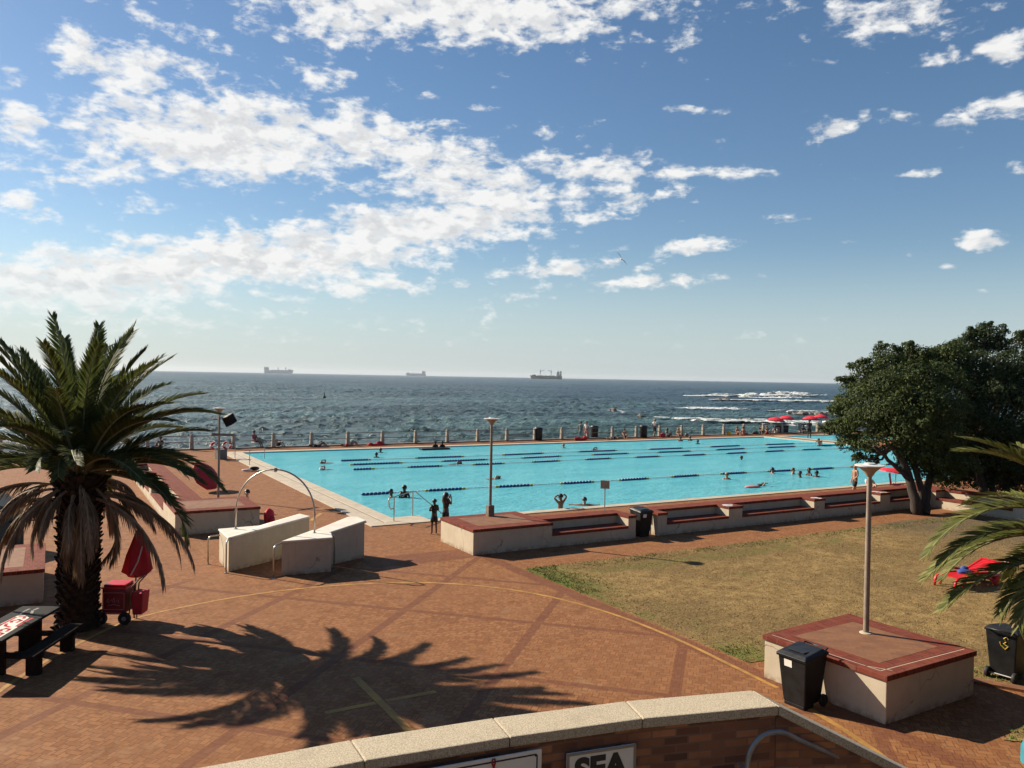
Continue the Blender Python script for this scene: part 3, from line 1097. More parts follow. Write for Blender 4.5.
def bench_wall(name, label, loc, rz, L, recesses, end=None, h=.8, depth=1.22, group=None, droppings=()):
    """front plane y=0, body behind it; recesses are seats; end=(x0,x1,depth) a deeper block closing one end"""
    th = thing(name, label, 'bench wall', loc, rz, group)
    cut = [(0, L)] if end is None else ([(0, end[0])] if end[0] > .1 else []) + ([(end[1], L)] if end[1] < L - .1 else [])
    base, cop = MB(), MB()
    for (a, b) in cut:
        base.box(a, b, 0, depth, 0, .36)
        base.box(a, b, .66, depth, .36, h - .09)
        cop.box(a - .002, b + .002, .62, depth + .03, h - .09, h)
        x = a
        cuts = sorted(r for r in recesses if r[0] >= a - .01 and r[1] <= b + .01)
        for (r0, r1) in cuts + [(b, b)]:
            if r0 - x > .02:
                base.box(x, r0, 0, .66, .36, h - .09)
                cop.box(x - .02, r0 + .02, -.03, .619, h - .09, h)
            x = r1
    base.build('plaster_body', 'cream_plaster', th)
    cop.build('brick_coping', 'red_brick', th, bevel=.008)
    for (r0, r1) in recesses:
        MB().box(r0 + .003, r1 - .003, -.02, .655, .362, .45).build('brick_seat', 'red_brick', th, bevel=.008)
    for (x, w) in droppings:
        m_ = MB()
        rn = random.Random(int(x * 10))
        for k in range(7):
            a = rn.uniform(.05, .13)
            cx, cy = x + rn.uniform(0, w), rn.uniform(.03, .42)
            m_.prism([(cx + a * rn.uniform(.6, 1.2) * cos(q * pi / 4), cy + a * rn.uniform(.6, 1.2) * sin(q * pi / 4)) for q in range(8)], h + .001, h + .004 + .002 * k)
        m_.build('white_stains', 'white_paint', th)
    if end:
        plaster_block(th, end[0], end[1], 0, end[2], h + .0)
    return th


# right-hand run beside the pool, in two pieces with a gap for a bin
bench_wall('bench_wall', 'cream bench wall with one seat ending in a broad block under the middle lamp', (-.1, -6.15, 0), 0, 6.3, [(2.87, 5.98)], end=(0, 2.85, 2.35))
bench_wall('bench_wall', 'long cream bench wall with several brick seats between the pool and the dry lawn', (7.18, -6.15, 0), 0, 15.6,
           [(.42, 3.42), (4.12, 8.12), (8.75, 12.3), (12.98, 15.2)], droppings=[(3.42, .5), (8.14, .42), (12.3, .5)])
bench_wall('bench_wall', 'sunlit cream bench wall turning the corner behind the tree trunks', (22.84, -4.93, 0), -pi / 2, 14.5, [(1.6, 4.9), (5.8, 9.2), (10.1, 13.6)])
bench_wall('bench_wall', 'cream bench wall running seaward behind the big palm', (-7.72, 16.5, 0), -pi / 2, 15.8, [(.5, 3.6), (4.5, 7.6), (8.5, 12.6)], end=(13.2, 15.8, 2.75))
th = thing('planter_block', 'cream plastered block with brick top behind the picnic table', 'plinth', (-15.4, -6.2, 0))
plaster_block(th, 0, 3.95, 0, 3.2, .8)
PLINTH = thing('plinth', 'cream plastered plinth with red brick top under the nearest lamp', 'plinth', (0, 0, 0))
MB().prism([(.18, -17.42), (.35, -19.8), (2.87, -19.76), (2.76, -17.27)], 0, .71).build('plaster_body', 'cream_plaster', PLINTH, bevel=.012)
MB().prism([(.15, -17.39), (.32, -19.83), (2.90, -19.79), (2.79, -17.24)], .71, .80).build('brick_top', 'red_brick', PLINTH, bevel=.01)
MB().prism([(.62, -17.74), (.76, -19.38), (2.46, -19.34), (2.36, -17.66)], .78, .803).build('brick_panel', 'orange_brick', PLINTH)
for n_ in PLINTH.children:
    fix_normals(n_)
m_ = MB()
for a, b2 in (((.28, -17.5), (.45, -19.62)), ((.45, -19.62), (2.78, -19.63)), ((.42, -19.35), (.64, -19.7))):
    a, b2 = Vector((*a, .8015)), Vector((*b2, .8015))
    d_ = (b2 - a).normalized()
    q = Vector((-d_.y, d_.x, 0)) * .009
    m_.add([a + q, a - q, b2 - q, b2 + q], [(0, 1, 2, 3)])
m_.build('mortar_line', 'cream_plaster', PLINTH)

# low pale wall of the stands beyond the tree
th = thing('terrace_wall', 'low cream terrace wall far behind the tree trunks', 'wall')
MB().box(31.5, 60, -6.6, -5.9, 0, 1.0).build('plaster_body', 'cream_plaster', th)
MB().box(31.46, 60, -6.64, -5.86, 1.0, 1.08).build('brick_coping', 'red_brick', th)

# ------------------------------------------------------------------ foot-bath walls and shower arch
def wedge_wall(label, poly, tops, base=0, group='foot bath walls'):
    th = thing('foot_bath_wall', label, 'wall', (poly[0][0], poly[0][1], 0), 0, group)
    rel = [(p[0] - poly[0][0], p[1] - poly[0][1]) for p in poly]
    c = Vector((sum(p[0] for p in rel) / len(rel), sum(p[1] for p in rel) / len(rel)))
    fix_normals(MB().prism(rel, 0, [z - .055 for z in tops]).build('plaster_body', 'cream_plaster', th, bevel=.012))
    big = [tuple(c + (Vector(p) - c) * (1 + .035 / max(.3, (Vector(p) - c).length))) for p in rel]
    fix_normals(MB().prism(big, [z - .055 for z in tops], tops).build('coping_slab', 'white_cap', th, bevel=.02))
    return th


plain('white_cap', (.62, .58, .50), .8, .08, 3, bump=.25)
wedge_wall('long low cream wall with flat pointed head, left of the shower passage', [(-7.08, -5.06), (-4.42, -3.52), (-4.62, -3.05), (-5.95, -3.72), (-7.08, -3.66)], [.95, 1.10, 1.12, .97, .95])
wedge_wall('short wedge-shaped cream wall nearest the camera at the shower arch', [(-5.9, -6.12), (-4.56, -6.22), (-4.42, -5.62), (-4.74, -5.0)], [.95, .96, .97, .96])
wedge_wall('sloping cream wall on the pool side of the shower passage', [(-4.40, -5.48), (-3.17, -4.99), (-3.22, -4.42), (-3.48, -4.36), (-4.62, -5.02)], [.95, 1.12, 1.15, 1.15, .97])
th = thing('shower_arch', 'thin bent steel shower pipe arching over the foot bath walls', 'shower')
A0, A1 = Vector((-6.68, -3.94, .93)), Vector((-4.82, -5.45, .93))
mid, half = (A0 + A1) / 2, (A1 - A0) / 2
ZS, ZT = 1.48, 2.72
pts = [A0, Vector((A0.x, A0.y, ZS))]
for k in range(1, 24):
    a = pi - pi * k / 24
    p = mid + half * cos(a)
    pts.append(Vector((p.x, p.y, ZS + (ZT - ZS) * sin(a))))
pts += [Vector((A1.x, A1.y, ZS)), A1]
MB().tube(pts, .024, 10).build('bent_pipe', 'steel', th, smooth=True)
top = pts[len(pts) // 2]
MB().tube([top + Vector((0, 0, -.06)), top + Vector((0, 0, .05))], .045, 10).build('nozzle', 'dull_steel', th)
for P_ in (A0, A1):
    MB().lathe([(.06, 0), (.06, .02), (.03, .03)], 14, (P_.x, P_.y, .945)).build('base_flange', 'dull_steel', th)
    MB().lathe([(.036, 0), (.036, .07)], 12, (P_.x, P_.y, ZS - .03)).build('collar', 'steel', th)


def grab_rail(label, base, top_z, to, drop=0):
    th = thing('grab_rail', label, 'handrail', (base[0], base[1], 0), 0, 'grab rails at the foot bath')
    q = Vector((to[0] - base[0], to[1] - base[1], 0))
    n_ = q.normalized()
    pts = [Vector((0, 0, 0)), Vector((0, 0, top_z - .1)), n_ * .03 + Vector((0, 0, top_z - .03)), n_ * .1 + Vector((0, 0, top_z)), q + Vector((0, 0, top_z - drop))]
    MB().tube(pts, .022, 10).build('rail_tube', 'steel', th, smooth=True)
    MB().lathe([(.055, 0), (.055, .015), (.03, .02)], 12).build('base_flange', 'dull_steel', th)
    return th


grab_rail('bent steel grab rail standing free between the shower walls', (-6.16, -6.32), .88, (-5.85, -6.05), -.02)
grab_rail('bent steel grab rail at the right corner of the wedge wall', (-4.32, -5.72), .92, (-4.62, -5.9))
grab_rail('bent steel grab rail at the near end of the long foot bath wall', (-7.16, -5.16), .9, (-7.0, -5.0))
grab_rail('bent steel grab rail at the left side of the long foot bath wall', (-7.42, -3.9), .8, (-7.1, -3.85))
th = thing('wall_spout', 'stub of white pipe at the far end of the sloping wall', 'pipe', (-3.18, -4.55, .98))
MB().tube([(0, 0, 0), (.22, .02, .0)], .035, 8).build('pipe_stub', 'white_paint', th)

# ------------------------------------------------------------------ lamps
def lamp(label, loc, hgt, col='lamp_pole'):
    th = thing('lamp_post', label, 'lamp post', loc, 0, 'lamps with inverted cone heads')
    MB().lathe([(.052, 0), (.05, hgt * .5), (.042, hgt - .2)], 14).build('pole', col, th, smooth=.6)
    MB().lathe([(.045, hgt - .24), (.075, hgt - .2), (.10, hgt - .15), (.215, hgt - .045), (.22, hgt - .04)], 24).build('lamp_cone', 'lamp_tan', th, smooth=.7)
    MB().lathe([(.10, hgt - .055), (.262, hgt - .04), (.265, hgt - .018), (.10, hgt - .004), (.095, hgt + .02), (.02, hgt + .024)], 28).build('lamp_cap', 'white_paint', th, smooth=.5)
    return th


B1 = at(866, 632.7, .805)
l1 = lamp('tall lamp post on the brick-topped plinth of the near lawn corner', (B1.x, B1.y, .803), 3.18)
MB().lathe([(.12, 0), (.11, .012), (.06, .02)], 16).build('concrete_foot', 'cream_plaster', l1)
B2 = at(490, 516, .8)
l2 = lamp('tall lamp post standing on the broad block end beside the pool', (B2.x, B2.y, .803), 3.30)
MB().box(-.11, .11, -.1, .1, 0, .36).build('junction_box', 'rusty_steel', l2, bevel=.01)
B3 = at(218.2, 499.5, 0)
l3 = lamp('lamp post with a boxy floodlight, standing left of the pool', (B3.x, B3.y, 0), 3.95)
fl = MB().box(-.22, .22, -.16, .16, -.2, .2, mtx=Matrix.Translation((.44, .1, 3.4)) @ Matrix.Rotation(rad(-28), 4, 'Y') @ Matrix.Rotation(.7, 4, 'Z'))
flo = fl.build('floodlight', 'dark_wood', l3, bevel=.02)
MB().box(-.20, .20, -.14, .14, .202, .222, mtx=Matrix.Translation((.44, .1, 3.4)) @ Matrix.Rotation(rad(-28), 4, 'Y') @ Matrix.Rotation(.7, 4, 'Z')).build('floodlight_lid', 'lamp_tan', flo)
MB().tube([(0, 0, 3.5), (.3, .1, 3.48)], .03, 6).build('bracket', 'rusty_steel', l3)
MB().tube([(-.35, -.12, 2.82), (.62, .2, 2.74)], .06, 6).build('crossarm', 'rusty_steel', l3)

# sign on a thin post at the pool edge
p = at(628.3, 508, .0)
sb = Vector((5.2, -4.2, 0))
sg = thing('notice_post', 'small square notice on a thin post beside the bench bin', 'sign', (6.2, -4.35, 0), math.atan2(CAM.y + 4.35, CAM.x - 6.2) + pi / 2)
zt = height((628, 481.5), Vector((6.2, -4.35, 0)))
MB().tube([(0, 0, 0), (0, 0, zt - .02)], .02, 8).build('post', 'dull_steel', sg)
MB().box(-.155, .155, -.012, .012, zt - .29, zt).build('sign_plate', 'lamp_tan', sg)
MB().box(-.165, .165, .0125, .02, zt - .295, zt + .012).build('sign_back', 'white_paint', sg)

# ------------------------------------------------------------------ bins
def wheelie_bin(label, loc, rz, group=None, mat='black_plastic', sticker=True, scrawl=False):
    """front of the bin faces -y"""
    th = thing('wheelie_bin', label, 'bin', loc, rz, group)
    b = MB()
    W0, W1, D0, D1 = .21, .275, .22, .30
    H0, H1 = .06, .90
    b.add([(-W0, -D0, H0), (W0, -D0, H0), (W0, D0, H0 + .02), (-W0, D0, H0 + .02), (-W1, -D1, H1 - .05), (W1, -D1, H1 - .05), (W1, D1, H1), (-W1, D1, H1)],
          [(3, 2, 1, 0), (4, 5, 6, 7), (0, 1, 5, 4), (1, 2, 6, 5), (2, 3, 7, 6), (3, 0, 4, 7)])
    b.box(-.2, .2, -.215, .05, 0, .07)
    b.build('bin_body', mat, th, bevel=.02)
    MB().add([(-.295, -.325, .83), (.295, -.325, .83), (.295, .31, .89), (-.295, .31, .89), (-.295, -.325, .875), (.295, -.325, .875), (.295, .31, .93), (-.295, .31, .93)],
             [(3, 2, 1, 0), (4, 5, 6, 7), (0, 1, 5, 4), (1, 2, 6, 5), (2, 3, 7, 6), (3, 0, 4, 7)]).build('rim', mat, th, bevel=.012)
    lid = MB()
    lid.add([(-.30, -.35, .872), (.30, -.35, .872), (.30, .30, .932), (-.30, .30, .932), (-.25, -.27, .925), (.25, -.27, .925), (.24, .22, .985), (-.24, .22, .985)],
            [(3, 2, 1, 0), (4, 5, 6, 7), (0, 1, 5, 4), (1, 2, 6, 5), (2, 3, 7, 6), (3, 0, 4, 7)])
    lo = lid.build('lid', 'grey_black_plastic', th, bevel=.015)
    MB().box(-.16, .16, -.20, .16, .945, .957, mtx=Matrix.Translation((0, 0, 0)) @ Matrix.Rotation(.0, 4, 'X')).build('lid_panel', 'grey_black_plastic', lo, bevel=.006)
    MB().tube([(-.22, .30, .93), (-.22, .38, .95), (.22, .38, .95), (.22, .30, .93)], .016, 8).build('handle', 'grey_black_plastic', th, smooth=True)
    for s in (-1, 1):
        MB().lathe([(.02, -.028), (.095, -.028), (.1, -.02), (.1, .02), (.095, .028), (.02, .028)], 18, (s * .235, .26, .1), 'x').build('wheel', 'rubber', th, smooth=.6)
    MB().tube([(-.22, .26, .1), (.22, .26, .1)], .014, 6).build('axle', 'dull_steel', th)
    if sticker:
        k = (.70 - H0) / (H1 - .05 - H0)
        y = -(D0 + (D1 - D0) * k) - .006
        MB().add([(-.03 - .12, y, .68), (.0, y, .68), (0, y - .012, .80), (-.15, y - .012, .80)], [(0, 1, 2, 3)]).build('sticker', 'sign_white', th)
    if scrawl:
        m_ = MB()
        rn = random.Random(4)
        pts = [(-.13, .80), (-.1, .84), (-.05, .80), (-.09, .74), (-.04, .70), (-.12, .66), (-.07, .60), (.0, .66), (.02, .72)]
        q = []
        for (x, z) in pts:
            y = D0 + (D1 - D0) * (z - H0) / (H1 - H0) + .006
            q.append((x, y, z))
        m_.tube(q, .011, 4)
        m_.build('paint_scrawl', 'yellow_plastic', th)
    return th


bin0 = wheelie_bin('black wheelie bin with white sticker against the lamp plinth', (-.2, -18.60, 0), -pi / 2 + .08)
bp_ = at(641, 537.5, 0)
wheelie_bin('black wheelie bin wedged into the gap of the bench wall', (6.68, -5.85, 0), 0)
wheelie_bin('black wheelie bin with yellow scrawls on the lawn edge at right', (4.33, -19.55, 0), rad(96), sticker=False, scrawl=True, mat='black_plastic')
FAR_BINS = ((538, 440.5, 'black bin on the promenade between the middle lamp and the standing pair'), (594, 438.2, 'black bin by the railing just right of the standing pair'), (643, 437.6, 'black bin by the railing next to the white-shirted walker'))
for px, py, lb in FAR_BINS:
    q = at(px, py)
    r_ = thing('litter_bin', lb, 'bin', (q.x, q.y - .05, 0), .1, 'black bins along the railing')
    MB().lathe([(.30, 0), (.33, .05), (.36, 1.0), (.38, 1.02), (.38, 1.06), (.30, 1.07)], 16).build('bin_body', 'black_plastic', r_, smooth=.6)
    MB().lathe([(.37, 1.07), (.33, 1.14), (.08, 1.2)], 16).build('lid', 'grey_black_plastic', r_, smooth=.6)

# ------------------------------------------------------------------ railing along the sea
fe = thing('railing', 'sea railing of square concrete posts with two dark rails', 'railing', (0, 31.12, 0))
xs = [-41.9 + 2.79 * k for k in range(40)]
for i, x in enumerate(xs):
    MB().add([(x - .135, -.12, .1), (x + .135, -.12, .1), (x + .135, .12, .1), (x - .135, .12, .1), (x - .105, -.1, 1.06), (x + .105, -.1, 1.06), (x + .105, .1, 1.06), (x - .105, .1, 1.06), (x, 0, 1.13)],
             [(0, 1, 5, 4), (1, 2, 6, 5), (2, 3, 7, 6), (3, 0, 4, 7), (4, 5, 8), (5, 6, 8), (6, 7, 8), (7, 4, 8)]).build('post', 'concrete_post', fe)
for z in (.98, .56):
    MB().tube([(xs[0], 0, z), (xs[-1], 0, z)], .028, 6).build('rail', 'rusty_steel', fe)

# ------------------------------------------------------------------ pool fittings
def lane_rope(label, y0, y1, xa, xb, phase, bl, wl):
    th = thing('lane_rope', label, 'lane rope', (0, 0, .0), 0, 'lane ropes across the pool')
    part = dict(blue_float='blue_float_section', white_float='white_float_section', yellow_plastic='yellow_float_collar')
    f = lambda q: y0 + (y1 - y0) * (q - xa) / (xb - xa) + .10 * sin(q * .35)
    x = xa - phase
    while x < xb:
        for nm, ln in (('yellow_plastic', .2), ('blue_float', bl), ('yellow_plastic', .2), ('white_float', wl)):
            u0, u1 = max(xa, x), min(xb, x + ln)
            if u1 - u0 > .05:
                n_ = max(1, int((u1 - u0) / .18))
                r = {'blue_float': .07, 'white_float': .03}.get(nm, .05)
                pr, rs_ = [], []
                for j in range(n_):
                    a_, b_ = u0 + (u1 - u0) * j / n_, u0 + (u1 - u0) * (j + 1) / n_
                    for q_, k_ in ((a_ + .004, .4), (a_ + .03, 1), (b_ - .03, 1), (b_ - .004, .4)):
                        pr.append((q_, f(q_), 0))
                        rs_.append(r * k_)
                MB().tube(pr, rs_, 6).build(part[nm], nm, th)
            x += ln


lane_rope('nearest blue and white lane rope, apart from the other three', 7.1, 6.2, 1.0, 49.6, .6, 1.75, 1.6)
lane_rope('blue and white lane rope, nearest of the three close together', 16.4, 16.45, 3.8, 49.6, 1.0, 1.9, 2.0)
lane_rope('blue and white lane rope, middle of the three close together', 18.8, 19.1, 4.4, 49.6, 0, 3.0, 2.6)
lane_rope('blue and white lane rope farthest out towards the sea', 21.15, 21.3, 4.6, 49.6, 1.6, 3.2, 3.0)

hr = thing('pool_handrail', 'bent steel handrail of the bathers steps at the pool corner', 'handrail')
P1, P2, P3 = Vector((-.2, .12, 0)), Vector((.98, 1.13, 0)), Vector((2.45, 1.55, -.5))
dd = (P1 - P2).normalized()
MB().tube([P1, P1 + Vector((0, 0, .93))], .024, 8).tube([P2 + Vector((0, 0, -.03)), P2 + Vector((0, 0, .93))], .024, 8).build('upright', 'steel', hr, smooth=.7)
MB().tube([P1 + Vector((0, 0, .5)), P1 + dd * .28 + Vector((0, 0, .52)), P1 + dd * .36 + Vector((0, 0, .6)), P1 + dd * .44 + Vector((0, 0, .88)), P1 + dd * .38 + Vector((0, 0, .93)), P2 + Vector((0, 0, .95)), P2 + Vector((.1, .03, .93)), P3 + Vector((0, 0, .4)), P3 + Vector((.35, .1, .15))], .022, 8).build('hand_tube', 'steel', hr, smooth=True)
# ladder rails at the far-left corner
ld_ = thing('pool_ladder', 'thin steel ladder rails at the far left pool corner', 'pool ladder', (0, 0, 0))
for (px, py) in ((235, 458.5), (249.5, 465.5), (264.5, 458.5)):
    q = at(px, py)
    MB().tube([q, q + Vector((0, 0, 1.1))], .02, 6).build('rail_upright', 'dull_steel', ld_)
q = at(254, 471)
rs = thing('towel_bundle', 'small dark bundle and white towel lying on the pool coping at left', 'towel', (q.x, q.y, .036))
MB().blob((0, 0, .1), (.3, .18, .12), 10, 6).build('dark_bundle', 'black_plastic', rs, smooth=True)
MB().blob((-.4, -.1, .05), (.3, .14, .06), 10, 6).build('towel', 'white_paint', rs, smooth=True)

# life ring stand far left
q = at(221, 459)
lr = thing('lifebuoy_stand', 'grey box stand carrying red and white life rings behind the floodlight lamp', 'lifebuoy stand', (q.x, q.y, 0), .3)
MB().box(-.3, .3, -.22, .22, 0, .62).build('stand_box', 'grey_box', lr, bevel=.02)
for sx in (-.42, .38):
    o_ = MB()
    for k in range(24):
        a0, a1 = 2 * pi * k / 24, 2 * pi * (k + 1) / 24
        o_.tube([(sx + .27 * cos(a0), -.05, .85 + .27 * sin(a0) * .75), (sx + .27 * cos(a1), -.05, .85 + .27 * sin(a1) * .75)], .075, 6)
    ro = o_.build('ring', 'red_plastic', lr, smooth=True)
    w_ = MB()
    for a in (0, pi / 2, pi, 3 * pi / 2):
        w_.tube([(sx + .27 * cos(a - .3), -.05, .85 + .27 * .75 * sin(a - .3)), (sx + .27 * cos(a), -.05, .85 + .27 * .75 * sin(a)), (sx + .27 * cos(a + .3), -.05, .85 + .27 * .75 * sin(a + .3))], .083, 6)
    w_.build('white_band', 'white_paint', ro, smooth=True)

# ------------------------------------------------------------------ picnic table at left
tb = thing('picnic_table', 'dark picnic table with a worn red and white advert on its top', 'picnic table', (-11.92, -10.36, 0), rad(64))
# local x = length (far end +x), y = width
MB().box(-1.05, 1.05, -.37, .37, .70, .75).build('tabletop', 'table_black', tb, bevel=.008)
for sx in (-.62, .62):
    MB().box(sx - .045, sx + .045, -.2, .2, 0, .70).build('leg', 'dark_wood', tb, bevel=.006)
    MB().box(sx - .05, sx + .05, -.85, .85, .30, .385).build('crossbeam', 'dark_wood', tb, bevel=.006)
    for sy in (-.70, .70):
        MB().box(sx - .06, sx + .06, sy - .12, sy + .12, 0, .298).build('bench_leg', 'dark_wood', tb, bevel=.006)
for sy in (-.70, .70):
    MB().box(-.95, .95, sy - .15, sy + .15, .388, .435).build('bench_seat', 'dark_wood', tb, bevel=.008)
ad = MB()
rn = random.Random(8)


def swash(mb, pts, w, z):
    P = [Vector((*p_, z)) for p_ in pts]
    for i in range(len(P) - 1):
        d_ = (P[i + 1] - P[i]).normalized()
        n_ = Vector((-d_.y, d_.x, 0)) * w / 2
        mb.add([P[i] - d_ * w * .3 + n_, P[i] - d_ * w * .3 - n_, P[i + 1] + d_ * w * .3 - n_, P[i + 1] + d_ * w * .3 + n_], [(0, 1, 2, 3)])


wb = MB()
wb.prism([(-.95, -.16), (-.9, -.25), (-.3, -.24), (-.2, -.16), (.28, -.15), (.42, .0), (.40, .13), (-.1, .17), (-.5, .16), (-.85, .1)], .7502, .7515)
ap = wb.build('advert_white', 'sign_white', tb)
for pts in ([(-.85, -.1), (-.8, -.18), (-.66, -.18), (-.62, -.1), (-.7, -.03), (-.8, -.02)], [(-.55, -.18), (-.42, -.17), (-.38, -.08), (-.46, -.03), (-.54, -.08)], [(-.3, -.1), (-.22, .02), (-.1, .06)],
            [(-.02, -.08), (.1, -.1), (.16, -.02), (.06, .05), (-.02, .02)], [(.22, -.08), (.34, -.04), (.33, .06)], [(-.8, .06), (-.5, .11), (-.15, .13), (.3, .10)], [(-.25, -.2), (.0, -.2), (.25, -.22)]):
    swash(ad, pts, .055, .7522)
ad.build('advert_red', 'cloth_red_print', tb) if 'cloth_red_print' in M else ad.build('advert_red', 'red_canvas', tb)
ag = MB()
swash(ag, [(.55, -.05), (.75, .02), (.9, .0)], .05, .7518)
swash(ag, [(.5, .12), (.7, .16), (.85, .14)], .04, .7518)
ag.build('advert_grey', 'mat_grey', tb)

# ------------------------------------------------------------------ vendor's cooler cart and its umbrella
ct = thing('vendor_cart', 'red cooler cart on two black wheels beside the big palm trunk', 'vendor cart', (-10.02, -8.50, 0), rad(-28))
MB().box(-.25, .25, -.23, .23, .24, .76).build('cooler_box', 'dark_red_plastic', ct, bevel=.02)
MB().box(-.27, .27, -.25, .25, .763, .80).box(-.23, .23, -.21, .21, .80, .85).build('lid', 'red_plastic', ct, bevel=.015)
fr_ = MB()
for (a, b2) in (((-.22, .32), (.22, .32)), ((.22, .32), (.22, .68)), ((.22, .68), (-.22, .68)), ((-.22, .68), (-.22, .32))):
    fr_.tube([(a[0], -.234, a[1]), (b2[0], -.234, b2[1])], .007, 4)
fr_.build('panel_outline', 'cloth_pink', ct)
lg = MB()
for pts in ([(-.12, .56), (-.15, .5), (-.1, .46)], [(-.08, .5), (-.04, .54), (-.02, .48)], [(.0, .57), (.02, .47)], [(.05, .5), (.1, .53), (.1, .47)], [(-.13, .40), (0, .43), (.13, .40)]):
    lg.tube([(x, -.236, z) for x, z in pts], .009, 4)
lg.build('faded_logo', 'cloth_pink', ct)
for s in (-1, 1):
    w_ = MB().lathe([(.03, -.035), (.12, -.035), (.135, -.02), (.135, .02), (.12, .035), (.03, .035)], 22, (-.25 + (s > 0) * .5, -.27, .14), 'y').build('wheel', 'rubber', ct, smooth=.6)
    MB().lathe([(.02, -.04), (.05, -.038), (.05, .038), (.02, .04)], 14, (-.25 + (s > 0) * .5, -.27, .14), 'y').build('hub', 'dull_steel', w_)
MB().tube([(-.28, -.2, .22), (.30, -.2, .22)], .016, 6).tube([(-.28, .2, .22), (.30, .2, .22)], .016, 6).tube([(.31, -.2, .22), (.31, -.2, .0)], .016, 6).tube([(.31, .2, .22), (.31, .2, .0)], .016, 6).build('frame', 'dull_steel', ct)
MB().tube([(.31, -.18, .22), (.36, -.18, .8), (.52, -.18, .98), (.52, .18, .98), (.36, .18, .8), (.31, .18, .22)], .016, 8).build('push_handle', 'rusty_steel', ct, smooth=True)
sbg = MB().box(.0, .26, -.2, .2, .18, .66, taper=.03, mtx=Matrix.Translation((.33, .02, 0)))
sbg.build('side_bag', 'red_canvas', ct, bevel=.03)
um = thing('closed_umbrella', 'folded red umbrella standing upright at the cooler cart', 'umbrella', (-9.70, -8.42, 0), rad(10))
MB().tube([(0, 0, 0), (.03, 0, 1.0), (.06, 0, 2.02)], .019, 8).build('pole', 'dull_steel', um, smooth=True)
fm, n_ = MB(), 18
prof = [(.0, .94), (.16, .96), (.27, .99), (.25, 1.15), (.21, 1.4), (.14, 1.65), (.07, 1.9), (.015, 2.02)]
for (r, z) in prof:
    for j in range(n_):
        a = 2 * pi * j / n_
        rr_ = r * (1 + .28 * cos(a * 4.5 + z * .6) * (1 if r > .02 else 0))
        fm.v.append((rr_ * cos(a) + .05 + .03 * (z - .9), rr_ * sin(a) * .8, z + (.05 * cos(a * 4.5) if z < 1.1 else 0)))
for i in range(len(prof) - 1):
    for j in range(n_):
        fm.f.append((i * n_ + j, i * n_ + (j + 1) % n_, (i + 1) * n_ + (j + 1) % n_, (i + 1) * n_ + j))
fm.build('folded_canopy', 'red_canvas', um, smooth=.9)
MB().tube([(.10, -.19, 1.62), (.0, -.235, 1.3), (-.14, -.22, 1.02)], .014, 5).build('white_piping', 'cloth_white', um)

# ------------------------------------------------------------------ open umbrellas
def parasol(name, label, loc, R, hgt, tilt=(0, 0), mat='bright_red_canvas', group=None, pole=True, sag=.24, valance=True):
    th = thing(name, label, 'umbrella', loc, 0, group)
    mt_ = Matrix.Translation((0, 0, hgt)) @ Matrix.Rotation(tilt[0], 4, 'X') @ Matrix.Rotation(tilt[1], 4, 'Y')
    c, n_ = MB(), 8
    rings = [(0, .0), (.35, -.07), (.7, -.30 * .55), (1, -.42 * .75)]
    seg = 24
    for (r, z) in rings:
        for j in range(seg):
            a = 2 * pi * j / seg
            rr_ = r * R * (1 - .045 * abs(sin(a * 4)) * r)
            c.v.append(mt_ @ Vector((rr_ * cos(a), rr_ * sin(a), (z * sag / .3) * R * .95 + .02 * R * abs(sin(a * 4)) * r)))
    for i in range(len(rings) - 1):
        for j in range(seg):
            c.f.append((i * seg + j, (i + 1) * seg + j, (i + 1) * seg + (j + 1) % seg, i * seg + (j + 1) % seg))
    if valance:
        o_ = len(c.v)
        for j in range(seg):
            c.v.append(Vector(c.v[3 * seg + j]) + mt_.to_3x3() @ Vector((0, 0, -.09 * R)))
        c.f += [(3 * seg + j, o_ + j, o_ + (j + 1) % seg, 3 * seg + (j + 1) % seg) for j in range(seg)]
    ob = c.build('canopy', mat, th)
    md = ob.modifiers.new('thickness', 'SOLIDIFY')
    md.thickness = .006
    rb = MB()
    for j in range(8):
        a = pi * j / 4
        rb.tube([mt_ @ Vector((0, 0, -.06)), mt_ @ Vector((.97 * R * cos(a), .97 * R * sin(a), -.315 * sag / .3 * R - .03))], .008, 4)
    rb.build('ribs', 'dull_steel', th)
    if pole:
        MB().tube([(0, 0, 0), (0, 0, hgt * .55), mt_ @ Vector((0, 0, .08))], .02, 8).build('pole', 'dull_steel', th)
    else:
        MB().tube([mt_ @ Vector((0, 0, .08)), mt_ @ Vector((0, 0, -.95))], .02, 8).build('pole', 'dull_steel', th)
    return th


q = at(209, 491)
parasol('fallen_umbrella', 'open red umbrella tipped on its side left of the floodlight lamp', (q.x + .05, q.y, 0), .74, .86, (rad(48), rad(30)), 'red_canvas', pole=False, sag=.42)
for k, (px, py, lb, R) in enumerate(((776, 433.2, 'red umbrella on the promenade, left one of the left pair', .95), (787, 432.6, 'red umbrella on the promenade, right one of the left pair', .85),
                                      (811, 431.4, 'red umbrella on the promenade, left one of the pair beside the tree', .9), (821, 430.6, 'red umbrella half behind the tree, right one of its pair', .85))):
    q = at(px, py)
    parasol('beach_umbrella', lb, (q.x, q.y, 0), R, 1.75 + .12 * (k % 2), (0, rad(6)), group='red umbrellas on the promenade', sag=.42)
q = at(895.5, 489, 0)
parasol('beach_umbrella', 'red umbrella by the pool edge left of the tree trunks', (q.x, q.y, 0), .80, height((893, 468), q), (rad(4), rad(8)))

